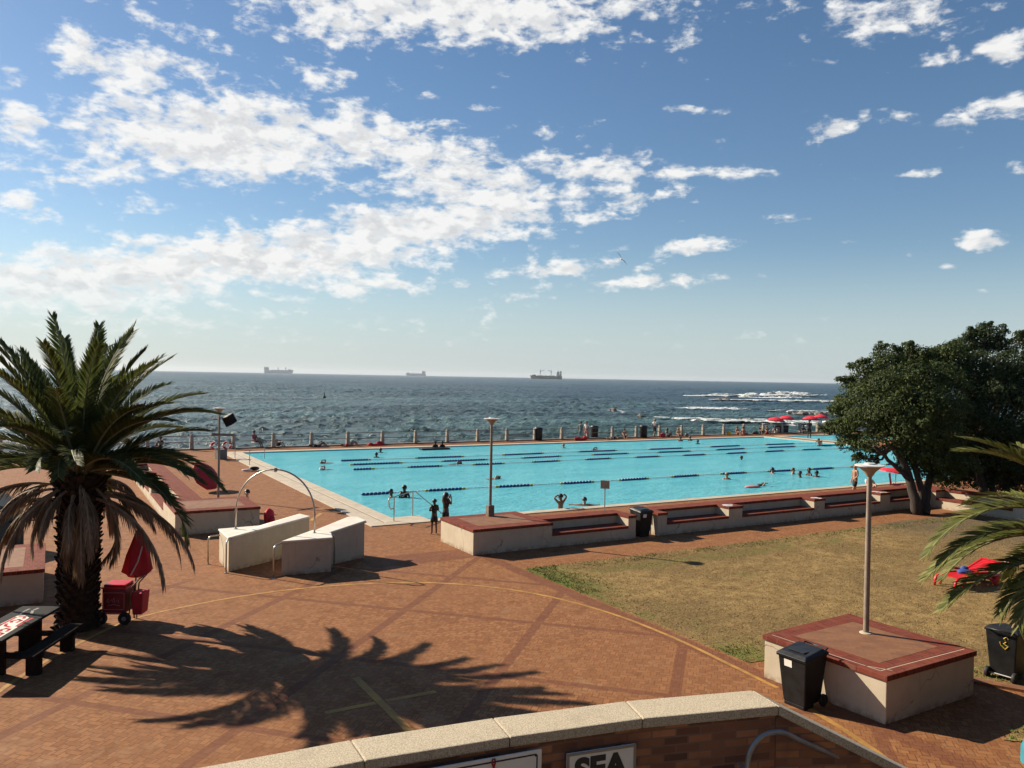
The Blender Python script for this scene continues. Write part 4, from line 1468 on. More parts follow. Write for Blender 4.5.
# table and chairs under the far umbrellas, low screens
q = at(781, 433.2)
tk = thing('kiosk_table', 'dark cloth-covered table under the left pair of red umbrellas', 'table', (q.x, q.y, 0), .2)
MB().box(-.9, .9, -.4, .4, 0, .78, taper=.05).build('table_cloth', 'cloth_black', tk, bevel=.03)
MB().box(-.95, .95, -.45, .45, .782, .81).build('tabletop', 'dark_wood', tk)

# ------------------------------------------------------------------ red lounger on the lawn
lo = thing('sun_lounger', 'red plastic sun lounger with raised back standing on the dry lawn', 'sun lounger', (*at(969, 585)[:2], .012), rad(-6))
# local x runs from the foot end (-) to the head end (+)
for s in (-1, 1):
    y = s * .30
    MB().tube([(-.98, y, 0), (-.93, y, .22), (-.82, y, .30), (-.55, y, .31), (-.2, y, .30), (.1, y, .28), (.42, y, .26), (.9, y, .27)], .035, 8).build('side_rail', 'red_plastic', lo, smooth=True)
    MB().tube([(-.72, y * 1.12, 0), (-.66, y * 1.12, .16), (-.5, y * 1.12, .36), (-.2, y * 1.12, .41), (.12, y * 1.12, .34), (.4, y * 1.12, .20), (.56, y * 1.12, .12)], .036, 8).build('arched_leg', 'red_plastic', lo, smooth=True)
    MB().lathe([(.02, -.04), (.11, -.04), (.12, -.02), (.12, .02), (.11, .04), (.02, .04)], 16, (.62, y * 1.15, .12), 'y').build('wheel', 'red_plastic', lo, smooth=.6)
sl = MB()
for k in range(9):
    x = -.86 + .115 * k
    sl.box(x, x + .085, -.29, .29, .30, .325)
sl.build('seat_slats', 'red_plastic', lo)
bk = MB()
mb_ = Matrix.Translation((.16, 0, .31)) @ Matrix.Rotation(rad(-20), 4, 'Y')
for k in range(8):
    bk.box(.02 + .095 * k, .09 + .095 * k, -.27, .27, -.012, .012, mtx=mb_)
bk.box(0, .80, -.31, -.26, -.025, .025, mtx=mb_).box(0, .80, .26, .31, -.025, .025, mtx=mb_).box(.77, .83, -.31, .31, -.025, .025, mtx=mb_)
bk.build('backrest', 'red_plastic', lo)
MB().tube([(.72, -.27, .50), (.75, -.27, .2)], .02, 6).tube([(.72, .27, .50), (.75, .27, .2)], .02, 6).box(.5, .92, -.29, .29, .14, .24).build('back_support', 'red_plastic', lo)
tw = tag(MB().blob((0, 0, .04), (.24, .16, .06), 12, 6, .12).blob((.15, .08, .08), (.13, .1, .07), 10, 6, .15).build('towel', 'blue_cloth', None, smooth=True, loc=(*at(964, 572, .35)[:2], .33)), 'crumpled blue towel lying on the red sun lounger', 'towel')
q = at(1014, 563)
sl2 = tag(MB().blob((0, 0, .05), (.42, .2, .07), 12, 6, .12).blob((.3, .12, .1), (.16, .12, .08), 10, 6, .2).build('towel', 'cloth_pink', None, smooth=True, loc=(q.x, q.y, .01)), 'crumpled pinkish red towel on the grass behind the palm fronds', 'towel')

# teal beach shelter and poles at the far left edge
q = at(8, 548)
ts = thing('beach_shelter', 'dark teal canvas shelter with thin poles at the left edge', 'shelter', (q.x - .2, q.y, 0), rad(20))
hh_ = height((8, 487), q)
fix_normals(MB().prism([(-1.3, -.5), (.45, -.6), (.35, .7), (-1.3, .8)], 0, [hh_ * .95, hh_ * .62, hh_ * .9, hh_]).build('canvas', 'teal_canvas', ts, bevel=.04))
MB().tube([(.1, -.72, 0), (.62, -.7, hh_ * .8)], .018, 6).tube([(.0, -.7, .9), (1.35, -.68, .84)], .022, 6).tube([(-.4, -.72, 0), (.5, -.7, 1.0)], .015, 6).build('pole', 'dark_wood', ts)

# turquoise drum at the lower right edge
q = at_d(1036, 754, 11.6)
dr = thing('plastic_drum', 'bright turquoise plastic drum at the lower right edge', 'drum', (q.x, q.y, 0))
hd = q.z + .18
MB().lathe([(.16, 0), (.19, .03), (.19, hd - .1), (.16, hd - .02), (.10, hd)], 24).build('drum_body', 'turquoise', dr, smooth=.6)
MB().lathe([(.05, hd), (.05, hd + .02)], 12).build('drum_cap', 'turquoise', dr)

# marker buoy out at sea
q = at(324.2, 397.5, SEA_Z)
by = thing('marker_buoy', 'small dark marker buoy alone on the open sea', 'buoy', (q.x, q.y, SEA_Z))
MB().lathe([(.5, -.3), (.75, 0), (.6, .35), (.2, .6), (.12, 1.9)], 12).build('float', 'black_plastic', by)
MB().lathe([(.02, 1.9), (.28, 2.1), (.02, 2.4)], 8).build('topmark', 'hull_dark', by)

# ------------------------------------------------------------------ terrace parapet in the foreground
CZ = 3.42


def cw(x, y):
    """camera-aligned ground coordinates to world"""
    return Vector((CAM.x + x * cos(YAW) + y * sin(YAW), CAM.y - x * sin(YAW) + y * cos(YAW)))


BK = [cw(-3.2, 3.15), cw(-1.85, 4.06), cw(-.88, 4.53), cw(-.078, 4.858), cw(.772, 5.15), cw(1.654, 5.369)]
FT = [cw(-3.04, 2.92), cw(-1.70, 3.82), cw(-.755, 4.287), cw(.026, 4.60), cw(.839, 4.885), cw(1.748, 5.112)]
TH = .062
pw = thing('parapet_wall', 'curved brick parapet with pale granite coping in the foreground', 'wall')
for i in range(5):
    j = i + 1
    e = (BK[j] - BK[i]).normalized() * .0025
    quad = [BK[i] + e, FT[i] + e, FT[j] - e, BK[j] - e]
    m_ = MB().prism([tuple(p_) for p_ in quad], CZ - TH, CZ)
    fix_normals(m_.build('coping_stone', 'granite_coping', pw, bevel=.009))


def uv_wall(path, z0, ztops, name, mat, parent):
    mb, u = MB(), 0
    for i in range(len(path) - 1):
        a, b = path[i], path[i + 1]
        L_ = (b - a).length
        o_ = len(mb.v)
        mb.v += [(a.x, a.y, z0), (b.x, b.y, z0), (b.x, b.y, ztops[i + 1]), (a.x, a.y, ztops[i])]
        mb.f.append((o_, o_ + 1, o_ + 2, o_ + 3))
        for vi, uvv in zip(range(o_, o_ + 4), ((u, z0), (u + L_, z0), (u + L_, ztops[i + 1]), (u, ztops[i]))):
            mb.uv[(len(mb.f) - 1, vi)] = uvv
        u += L_
    return mb.build(name, mat, parent)


lerp = lambda a, b, u: a + (b - a) * u
near = [lerp(FT[i], BK[i], .10) for i in range(6)]
far = [lerp(FT[i], BK[i], .90) for i in range(6)]
wz = CZ - TH - .001
uv_wall(near, 0, [wz] * 6, 'brick_face', 'face_brick', pw)
uv_wall(far[::-1], 0, [wz] * 6, 'brick_face', 'face_brick', pw)
uv_wall([near[0], far[0]][::-1], 0, [wz] * 2, 'brick_end', 'face_brick', pw)
# stair wall going down to the right
sd = cw(cos(rad(6)), sin(rad(6))) - Vector((CAM.x, CAM.y))
SLOPE = .5
sw = thing('stair_wall', 'brick stair wall with granite coping sloping down to the right', 'wall')
LQ = 6.2
B0, F0 = BK[5], FT[5]
B9, F9 = B0 + sd * LQ, F0 + sd * (LQ - .02)
e = sd * .003
fix_normals(MB().prism([tuple(B0 + e), tuple(F0 + e), tuple(F9), tuple(B9)], [CZ - TH - .0, CZ - TH - .0, CZ - TH - SLOPE * LQ, CZ - TH - SLOPE * LQ], [CZ, CZ, CZ - SLOPE * LQ, CZ - SLOPE * LQ]).build('coping_stone', 'granite_coping', sw, bevel=.009))
n5, f5 = near[5], far[5]
uv_wall([n5 + e, n5 + sd * LQ], 0, [wz, wz - SLOPE * LQ], 'brick_face', 'face_brick', sw)
uv_wall([f5 + sd * LQ, f5 + e], 0, [wz - SLOPE * LQ, wz], 'brick_face', 'face_brick', sw)
uv_wall([n5 + sd * LQ, f5 + sd * LQ], 0, [wz - SLOPE * LQ] * 2, 'brick_end', 'face_brick', sw)
# handrail on the stair wall
hr2 = thing('stair_handrail', 'bent steel handrail fixed to the brick stair wall', 'handrail')
pts = []
for (px, py) in ((747, 800), (747, 770), (750, 752), (757, 741), (766, 734.5), (777, 732), (787, 734), (800, 740.5), (832, 754.5), (866, 771), (960, 818)):
    v = ray(px, py)
    n_w = (FT[5] - BK[5]).normalized()
    nrm = Vector((n_w.x, n_w.y, 0))
    # plane 9 cm in front of the brick face
    p0 = Vector((n5.x, n5.y, 0)) + nrm * .09
    k = (p0 - CAM).dot(nrm) / v.dot(nrm)
    pts.append(CAM + v * k)
def smooth_path(P, n=5):
    Q, k = [], len(P)
    for i in range(k - 1):
        p0, p1, p2, p3 = (P[max(0, min(k - 1, i + q))] for q in (-1, 0, 1, 2))
        for j in range(n):
            u = j / n
            Q.append(.5 * (2 * p1 + (p2 - p0) * u + (2 * p0 - 5 * p1 + 4 * p2 - p3) * u * u + (3 * p1 - p0 - 3 * p2 + p3) * u ** 3))
    return Q + [P[-1]]


MB().tube(smooth_path(pts), .0175, 12).build('rail_tube', 'dull_steel', hr2, smooth=True)
for p_ in (pts[1], pts[8]):
    MB().tube([p_, p_ - nrm * .088], .012, 8).build('bracket', 'dull_steel', hr2)
# landing and stairs on our side of the wall
stp = MB()
lz = 2.25
stp.prism([tuple(near[0]), tuple(near[0] + Vector((.4, -2.4))), tuple(near[5] + Vector((.3, -2.2))), tuple(near[5]), tuple(near[4]), tuple(near[3]), tuple(near[2]), tuple(near[1])], lz - .2, lz)
structure(fix_normals(stp.build('terrace_landing', 'granite_coping')))
st_ = MB()
nn3 = (FT[5] - BK[5]).normalized()
for k in range(13):
    a = n5 + sd * (.02 + .3 * k) + nn3 * .01
    b2 = n5 + sd * (.02 + .3 * (k + 1) - .002) + nn3 * .01
    z = lz - .15 * (k + 1)
    st_.prism([tuple(a), tuple(a + nn3 * 1.5), tuple(b2 + nn3 * 1.5), tuple(b2)], 0, z)
structure(fix_normals(st_.build('steps', 'granite_coping')))

# unseen building mass added behind the viewer to block sky light
pv = MB().box(-70, 45, -46, -32.2, 0, 6.6).box(-71, 46, -46, -31.0, 6.6, 7.0)
for k in range(24):
    pv.box(-68 + 4.8 * k, -67.6 + 4.8 * k, -32.19, -31.6, 3.9, 6.59)
structure(pv.build('sky_block_building', 'sky_block_brick'))
structure(MB().box(-40, 20, -32.1, -27.2, 3.6, 3.88).build('terrace_floor', 'granite_coping'))

# the two wall signs (lying just proud of the brick face)
def wall_frame(px, py):
    """point of the wall face seen at that photo position, its along-wall direction and outward normal"""
    v = ray(px, py)
    best = None
    for i in range(5):
        a, b = near[i], near[i + 1]
        d_ = (b - a)
        n_ = Vector((d_.y, -d_.x, 0)).normalized()
        den = v.dot(n_)
        k = (Vector((a.x, a.y, 0)) - CAM).dot(n_) / den
        p_ = CAM + v * k
        u = (Vector((p_.x, p_.y)) - a).dot(d_.normalized())
        if k > 0 and -.001 <= u <= d_.length + .001:
            best = (p_, Vector((d_.x, d_.y, 0)).normalized(), n_)
    return best


def text_mesh(body, size, bold=.012):
    c = bpy.data.curves.new('lettering', 'FONT')
    c.body = body
    c.size = size
    c.extrude = .0008
    c.offset = bold * size
    c.align_x = 'LEFT'
    o_ = bpy.data.objects.new('lettering', c)
    COL.objects.link(o_)
    me = bpy.data.meshes.new_from_object(o_.evaluated_get(bpy.context.evaluated_depsgraph_get()))
    bpy.data.objects.remove(o_)
    return me


def sign_on_wall(name, label, tl, tr, hgt, frame=.0):
    a = wall_frame(*tl)
    b = wall_frame(*tr)
    p0, p1 = a[0], b[0]
    ux = Vector((p1.x - p0.x, p1.y - p0.y, 0))
    W_ = ux.length
    ux.normalize()
    nz = Vector((ux.y, -ux.x, 0))
    th = thing(name, label, 'sign')
    th.matrix_world = Matrix((( ux.x, 0, nz.x, p0.x + nz.x * .05), (ux.y, 0, nz.y, p0.y + nz.y * .05), (0, 1, 0, p1.z), (0, 0, 0, 1)))
    MB().box(0, W_, -hgt, 0, 0, .012).build('sign_board', 'sign_white', th, bevel=.003)
    MB().box(.05, .07, -hgt, -.02, -.045, -.001).box(W_ - .07, W_ - .05, -hgt, -.02, -.045, -.001).build('standoff', 'dull_steel', th)
    return th, W_


s1, W1 = sign_on_wall('name_board', 'white name board lettered SEA on the brick parapet', (563, 748.5), (631, 739.5), .42)
MB().box(0, W1, -.014, 0, .0121, .018).box(0, .014, -.42, -.014, .0121, .018).box(W1 - .014, W1, -.42, -.014, .0121, .018).build('sign_frame', 'lamp_tan', s1)
me = text_mesh('SEA', .165, .05)
xs_ = [v.co.x for v in me.vertices]
wd = max(xs_) - min(xs_)
k = (W1 * .78) / wd
to = bpy.data.objects.new('lettering', me)
COL.objects.link(to)
to.parent = s1
to.scale = (k, k * .95, 1)
to.location = (W1 * .11 - min(xs_) * k, -.036 - .118 * k * .95, .0135)
me.materials.append(M['sign_black'])
s2, W2 = sign_on_wall('notice_board', 'wide white notice board with red ribbon on the parapet', (300, 793), (537.5, 744.5), .6)
m_ = MB()
m_.box(.03, W2 - .035, -.029, -.02, .0121, .0135).box(W2 - .035, W2 - .026, -.6, -.03, .0121, .0135).box(W2 - .045, W2 - .03, -.036, -.024, .0121, .0135)
m_.build('border_line', 'sign_navy', s2)
rb = wall_frame(489, 757)
rel = s2.matrix_world.inverted() @ rb[0]
r_ = MB()
cx, cy = rel.x, rel.y
loop = [(-.022, -.075), (.0, -.03), (.012, .0), (.004, .018), (-.006, .018), (-.012, .0), (.0, -.03), (.026, -.075)]
r_.tube([(cx + x, cy + y + .005, .0145) for x, y in loop], .0055, 6)
r_.build('ribbon_emblem', 'ribbon_red', s2, smooth=True)
e_ = MB()
rel2 = s2.matrix_world.inverted() @ wall_frame(429, 766)[0]
e_.lathe([(.028, 0), (.028, .0012)], 20, (rel2.x, rel2.y - .02, .0122))
e_.build('round_emblem', 'yellow_paint', s2)
rel3 = s2.matrix_world.inverted() @ wall_frame(448, 765)[0]
l_ = MB()
xx = 0
rn = random.Random(2)
while xx < .11:
    w_ = rn.uniform(.006, .014)
    l_.box(rel3.x + xx, rel3.x + xx + w_, rel3.y - .006, rel3.y, .0122, .0128)
    xx += w_ + .004
l_.build('small_print', 'sign_black', s2)

# ------------------------------------------------------------------ palms
def frond(name, parent, base, az_, e0, L, droop, rnd, leafmat, ribmat, lw=.042, ll=.48, pairs=80, vlift=.62, droopl=.1, twist=0.0, dead=False, start=.12):
    """one pinnate leaf: rib plus two rows of leaflets, in one part with the rib as sub-part"""
    n = 16
    side = Vector((-sin(az_), cos(az_), 0))
    P, T = [Vector(base)], []
    for i in range(n):
        u = (i + .5) / n
        e = e0 - droop * u ** 1.35
        a = az_ + twist * u * u
        d_ = Vector((cos(a) * cos(e), sin(a) * cos(e), sin(e)))
        T.append(d_)
        P.append(P[-1] + d_ * (L / n))
    T.append(T[-1])
    rib = MB().tube(P, [.032 * (1 - .88 * i / n) + .003 for i in range(n + 1)], 5)
    mb = MB()
    for s in (-1, 1):
        for k in range(pairs):
            u = start + (1 - start) * (k + rnd.uniform(-.3, .3)) / pairs
            u = max(0, min(.999, u))
            f = u * n
            i = int(f)
            p = P[i].lerp(P[i + 1], f - i)
            tn = T[i]
            sd_ = side * s
            upv = sd_.cross(tn) * s
            if upv.z < 0 and abs(tn.z) < .9:
                upv = -upv
            ln = ll * (.35 + .65 * sin(pi * min(1, .12 + u * .86)) ** .8) * rnd.uniform(.85, 1.12)
            fw = .85 + .95 * u
            v = vlift * (1 - .5 * u) + rnd.uniform(-.18, .18)
            dr = (tn * fw + sd_ + upv * v).normalized()
            if dead:
                dr = (tn * (fw + rnd.uniform(-.1, .5)) + sd_ * rnd.uniform(.25, .7) + Vector((0, 0, -.55))).normalized()
            wd = tn.cross(dr).cross(dr).normalized() * (lw * rnd.uniform(.8, 1.15) / 2)
            m_ = p + dr * ln * .5
            tip = p + dr * ln + Vector((0, 0, -droopl * ln * rnd.uniform(.5, 1.5))) + tn * ln * .06
            mb.add([p - wd * .5, p + wd * .5, m_ + wd, m_ - wd, tip], [(0, 1, 2, 3), (3, 2, 4)])
    o_ = mb.build(name, leafmat, parent)
    rib.build('leaf_rib', ribmat, o_, smooth=True)
    return o_


def palm(label, loc, H, r0, fronds, dead, leafmat, seed, lean=(0, 0)):
    rnd = random.Random(seed)
    th = thing('palm_tree', label, 'palm tree', loc, 0)
    tr = MB()
    ns, nz = 22, 40
    prof = lambda u: r0 * (1.18 - .45 * u if u < .25 else 1.07 - .0 * u + .25 * max(0, u - .72) / .28) * (1 if u > .03 else 1.12)
    for i in range(nz + 1):
        u = i / nz
        for j in range(ns):
            a = 2 * pi * (j + .5 * (i % 2)) / ns
            rr_ = prof(u) * (1 + rnd.uniform(-.07, .09))
            tr.v.append((rr_ * cos(a) + lean[0] * u * H, rr_ * sin(a) + lean[1] * u * H, u * H))
    for i in range(nz):
        for j in range(ns):
            tr.f.append((i * ns + j, i * ns + (j + 1) % ns, (i + 1) * ns + (j + 1) % ns, (i + 1) * ns + j))
    tr.f.append(tuple(range(nz * ns, (nz + 1) * ns)))
    # cut leaf stubs in a spiral
    for k in range(420):
        u = (k + .5) / 420 * .98
        a = k * 2.39996
        r_ = prof(u) * .97
        c = Vector((r_ * cos(a) + lean[0] * u * H, r_ * sin(a) + lean[1] * u * H, u * H))
        o_ = Vector((cos(a), sin(a), 0))
        s_ = Vector((-sin(a), cos(a), 0))
        w_, l_ = rnd.uniform(.05, .09), rnd.uniform(.05, .11) * (1 + .9 * u * u)
        z = Vector((0, 0, 1))
        tip = c + o_ * l_ + z * l_ * rnd.uniform(.3, 1.0)
        tr.add([c - s_ * w_ - z * .05, c + s_ * w_ - z * .05, c + z * .06, tip - s_ * w_ * .6, tip + s_ * w_ * .6, tip + z * .03], [(0, 1, 4, 3), (1, 2, 5, 4), (2, 0, 3, 5), (3, 4, 5)])
    tr.build('trunk', 'palm_trunk', th)
    top = Vector((lean[0] * H, lean[1] * H, H))
    for (az_, e0, L, dp, tw_) in fronds:
        b = top + Vector((cos(az_) * r0 * .45, sin(az_) * r0 * .45, rnd.uniform(-.12, .25)))
        frond('frond', th, b, az_, e0, L, dp, rnd, leafmat, 'palm_rib', twist=tw_)
    for (az_, e0, L, dp, tw_) in dead:
        b = top + Vector((cos(az_) * r0 * .95, sin(az_) * r0 * .95, rnd.uniform(-.55, -.1)))
        frond('dead_frond', th, b, az_, e0, L, dp, rnd, 'dead_palm_leaf', 'dead_palm_rib', lw=.03, ll=.36, pairs=56, droopl=.5, twist=tw_, dead=True, start=.22)
    return th


rnd = random.Random(21)
# camera-right is world azimuth -30 deg; wind from the left bends the leaves that way
CR = rad(-30)
GR = []
GA = 2.39996
for k in range(54):
    u = (k + .5) / 54
    az_ = k * GA + rnd.uniform(-.2, .2)
    e0 = rad(88 - 74 * u ** 1.0 + rnd.uniform(-6, 6))
    L = rnd.uniform(3.1, 3.55) - .95 * u
    dp = rad(34 + 36 * u + rnd.uniform(-8, 10))
    w_ = cos(az_ - CR)
    dp -= rad(8) * max(0, -w_)
    GR.append((az_, e0, L, dp, -.35 * sin(az_ - CR)))
# a few leaves seen clearly against sea and sky
for (a, e, L, dp) in ((0, 22, 3.2, 76), (10, 50, 3.1, 64), (4, 0, 2.9, 84), (172, 40, 3.3, 30), (180, 20, 3.2, 36), (190, 10, 3.2, 40), (165, 70, 3.1, 20), (100, 80, 3.2, 18)):
    GR.append((CR + rad(a), rad(e), L, rad(dp), 0))
DD = []
for k in range(24):
    az_ = k * GA + rnd.uniform(-.3, .3)
    DD.append((az_, rad(rnd.uniform(-50, 5)), rnd.uniform(1.2, 2.0), rad(rnd.uniform(50, 90)), rnd.uniform(-.4, .4)))
for (a, e, L, dp) in ((180, 4, 2.4, 75), (168, -8, 2.3, 70), (195, 12, 2.5, 88), (0, -5, 2.8, 70), (-20, -8, 2.8, 75), (22, -20, 2.7, 66), (-60, -30, 2.2, 60), (-120, -25, 2.2, 65)):
    DD.append((CR + rad(a), rad(e), L, rad(dp), 0))
palm('large palm with dark green crown and hanging dead fronds beside the red cart', (-10.8, -8.56, 0), 3.25, .33, GR, DD, 'palm_leaf', 31)

RF = []
pc = at_d(1116, 548, 13.6)
for (a, e, L, dp) in ((181, 36, 3.5, 96), (184, 28, 3.35, 80), (178, 14, 3.25, 62), (183, 5, 3.1, 52), (184, -3, 2.2, 60), (179, 60, 3.2, 52), (177, 56, 3.0, 60), (200, 0, 2.6, 72), (172, 20, 2.9, 80)):
    RF.append((CR + rad(a), rad(e), L, rad(dp), 0))
for k in range(34):
    u = (k + .5) / 34
    a = -110 + 220 * ((k * .61803) % 1)
    RF.append((CR + rad(a), rad(82 - 80 * u + rnd.uniform(-6, 6)), rnd.uniform(2.8, 3.3), rad(30 + 55 * u), 0))
RD = [(CR + rad(a), rad(e), L, rad(dp), 0) for (a, e, L, dp) in ((60, -20, 2.4, 60), (120, -25, 2.4, 60), (-40, -20, 2.4, 60), (10, -20, 2.4, 60))]
palm('palm at the right edge whose sunlit fronds reach over the lawn', (pc.x, pc.y, 0), pc.z - .1, .36, RF, RD, 'sun_tinted_palm_leaf', 7)

# ------------------------------------------------------------------ broad-leaved trees behind the lawn
def leaf_cloud(clumps, leaf, seed):
    """clumps: (centre, radii, count). Leaves on and inside each clump's shell, tilted outward"""
    rnd = random.Random(seed)
    V, Fc = [], []
    for (c, r, cnt) in clumps:
        for _ in range(cnt):
            while True:
                d_ = Vector((rnd.gauss(0, 1), rnd.gauss(0, 1), rnd.gauss(0, 1)))
                if d_.length > .1:
                    break
            d_.normalize()
            if d_.z < -.35 and rnd.random() < .6:
                d_.z = -d_.z
            k = (rnd.random() ** .38) * (1 + .10 * sin(d_.x * 7 + c[0]) * sin(d_.y * 6 + c[2]) + rnd.uniform(-.06, .12))
            p = Vector((c[0] + d_.x * r[0] * k, c[1] + d_.y * r[1] * k, c[2] + d_.z * r[2] * k))
            nrm = (d_ + Vector((rnd.uniform(-.8, .8), rnd.uniform(-.8, .8), rnd.uniform(-.3, .9)))).normalized()
            t1 = nrm.cross(Vector((rnd.uniform(-1, 1), rnd.uniform(-1, 1), rnd.uniform(-1, 1)))).normalized()
            t2 = nrm.cross(t1)
            l, w = leaf * rnd.uniform(.7, 1.35), leaf * rnd.uniform(.35, .6)
            o = len(V)
            V += [p - t1 * l * .5, p + t2 * w * .5 - nrm * .1 * l, p + t1 * l * .5, p - t2 * w * .5 - nrm * .1 * l]
            Fc.append((o, o + 1, o + 2, o + 3))
    m_ = MB()
    m_.v = [tuple(q) for q in V]
    m_.f = Fc
    return m_


def limb(mb, pts, r0, r1, rnd, n=8):
    P = [Vector(p) for p in pts]
    Q = []
    for i in range(len(P) - 1):
        for j in range(4):
            u = j / 4
            Q.append(P[i].lerp(P[i + 1], u) + Vector((rnd.uniform(-.05, .05), rnd.uniform(-.05, .05), 0)))
    Q.append(P[-1])
    k = len(Q)
    mb.tube(Q, [r0 + (r1 - r0) * i / (k - 1) for i in range(k)], n)


def tree_at(label, base, trunks, outline, dist, seed, leafmat, cnt=1500, leaf=.135, depth=2.6):
    """outline: clump centres (photo px, py, radius in px, depth offset in m) on the crown seen from the terrace"""
    rnd = random.Random(seed)
    th = thing('broad_tree', label, 'tree', (base.x, base.y, 0))
    cl = []
    for (px, py, rp, off) in outline:
        c = at_d(px, py, dist + off)
        r_ = rp * dist / F
        c = c - base
        n_ = int(cnt * (r_ / 1.0) ** 1.7)
        cl.append(((c.x, c.y, c.z), (r_ * rnd.uniform(.85, 1.1), r_ * rnd.uniform(.85, 1.1), r_ * rnd.uniform(.65, .85)), n_))
    for (c, r_, n_) in list(cl):
        for _ in range(3):
            v = Vector((rnd.gauss(0, 1), rnd.gauss(0, 1), rnd.gauss(.3, .8))).normalized()
            q = rnd.uniform(.16, .34) * (r_[0] ** .5)
            k_ = rnd.uniform(.92, 1.18)
            cl.append(((c[0] + v.x * r_[0] * k_, c[1] + v.y * r_[1] * k_, c[2] + v.z * r_[2] * k_), (q, q, q * .75), int(cnt * q ** 1.7 * .8)))
    tb_ = MB()
    for (pts, ra, rb_) in trunks:
        limb(tb_, pts, ra, rb_, rnd, 9)
    tops = [Vector(t_[0][-1]) for t_ in trunks]
    for (c, r_, n_) in cl[:len(outline)]:
        s_ = min(tops, key=lambda q: (q - Vector(c)).length)
        m_ = s_.lerp(Vector(c), .5) + Vector((0, 0, -.3))
        limb(tb_, [s_, m_, Vector(c)], .085, .02, rnd, 5)
    tb_.build('trunk', 'tree_bark', th, smooth=True)
    leaf_cloud(cl, leaf, seed).build('crown', leafmat, th)
    return th


bA = at(918, 514.5)
bA = Vector((bA.x, bA.y, 0))
# crown of the near tree, lobes from the photograph: outline lobes first, then the filling
OUT_A = [(932, 474, 12, -1.5), (948, 482, 11, -1), (905, 466, 10, -1.5), (915, 366, 17, .3), (938, 368, 18, .3), (960, 368, 18, .2), (897, 370, 16, .5), (948, 352, 14, .4), (842, 428, 17, 0), (848, 405, 17, .2), (856, 386, 16, .5), (868, 372, 17, .3), (886, 362, 17, 0), (905, 357, 15, .6), (926, 358, 18, .3), (950, 355, 17, -.2), (850, 442, 15, -.5), (866, 448, 14, -1), (838, 412, 11, .8), (833, 425, 9, .2),
         (870, 395, 22, -1.2), (866, 420, 22, -1.4), (890, 385, 24, -1.8), (893, 412, 26, -2.2), (885, 438, 18, -1.8), (915, 380, 24, -1.6), (920, 405, 27, -2.6), (912, 432, 24, -2.6), (905, 452, 14, -2.0), (942, 382, 24, -1.5), (945, 410, 26, -2.6), (940, 438, 26, -2.8), (930, 458, 18, -2.4), (955, 462, 18, -2.4), (945, 472, 15, -1.5), (925, 468, 13, -1), (950, 450, 24, .5), (915, 448, 20, .5), (935, 425, 26, .5),
         (900, 400, 24, 1.6), (880, 415, 20, 1.6), (930, 395, 26, 2), (920, 430, 20, 2), (850, 420, 14, 1.8), (873, 384, 15, 1.8), (828, 430, 7, .2), (846, 380, 7, .3), (880, 349, 7, .2), (862, 362, 6, .2), (912, 348, 7, .2), (858, 458, 7, -.6), (872, 460, 7, -1)]
TA = [([(0, 0, 0), (-.15, .1, .8), (-.25, .3, 1.7), (-.8, .7, 2.9)], .24, .12), ([(.3, -.1, 0), (.75, .1, .9), (1.1, .2, 1.7), (1.2, .6, 3.1)], .2, .11), ([(.15, .05, 0), (.35, .1, 1.0), (.3, .5, 2.2), (.1, 1.2, 3.6)], .16, .1),
      ([(-.2, .2, 1.4), (-1.0, .5, 2.1), (-2.2, .6, 2.9)], .11, .06)]
tree_at('broad spreading evergreen tree with olive-tinged left lobe over the bench wall', bA, TA, OUT_A, 36.0, 5, 'olive_tree_leaf')
bB = at(990, 511)
bB = Vector((bB.x, bB.y, 0))
OUT_B = [(962, 480, 13, -1), (985, 484, 12, -2), (1010, 488, 14, -1.5), (975, 345, 20, .5), (990, 337, 16, 0), (998, 348, 16, .4), (965, 352, 16, .2), (1030, 345, 18, .4), (1052, 352, 22, 0), (1080, 375, 26, 0), (985, 370, 26, -1.4), (1010, 372, 24, -1.5), (1035, 378, 28, -1.6), (968, 385, 24, -1.4), (995, 400, 30, -2.4), (1025, 405, 28, -2.4), (1060, 405, 30, -1.5),
         (968, 418, 26, -2.6), (990, 432, 26, -2.8), (1015, 438, 26, -2.6), (1045, 440, 28, -2), (972, 450, 22, -2.6), (992, 462, 18, -2.4), (1012, 466, 20, -2.2), (1035, 470, 22, -2), (1000, 385, 26, 2), (1030, 400, 30, 2.2), (975, 405, 24, 2), (1000, 440, 24, 2), (985, 327, 8, .2), (1020, 336, 8, .3), (972, 333, 7, 0), (962, 470, 16, -1.5), (978, 474, 16, -1.5), (1005, 478, 18, -1), (1030, 482, 20, -1), (990, 455, 26, 1), (1015, 460, 28, 1), (965, 445, 24, 1), (1040, 450, 30, 1)]
TB = [([(0, 0, 0), (-.3, .1, .7), (-.55, .2, 1.5), (-.6, .5, 3.0)], .2, .11), ([(.15, 0, 0), (.4, .1, .8), (.5, .3, 1.8), (.9, .5, 3.2)], .17, .1), ([(.1, .1, 0), (-.05, .2, .5), (.1, .4, 2.0), (.1, .8, 3.6)], .14, .1)]
tree_at('tall dark evergreen tree at the right edge with forked trunk on the lawn', bB, TB, OUT_B, 37.5, 9, 'tree_leaf')
bC = at(1046, 505)
bC = Vector((bC.x + 1.5, bC.y + 1.5, 0))
OUT_C = [(1030, 360, 24, 3), (1062, 380, 30, 3), (1045, 420, 34, 2), (1080, 430, 34, 2), (1035, 455, 26, 2), (1070, 470, 28, 1), (1095, 400, 30, 3)]
tree_at('dark evergreen tree mostly cut off by the right picture edge', bC, [([(0, 0, 0), (.1, .1, 1.2), (.2, .2, 3.2)], .22, .12)], OUT_C, 41, 12, 'tree_leaf', 1000)

# ------------------------------------------------------------------ people
PENDING = []


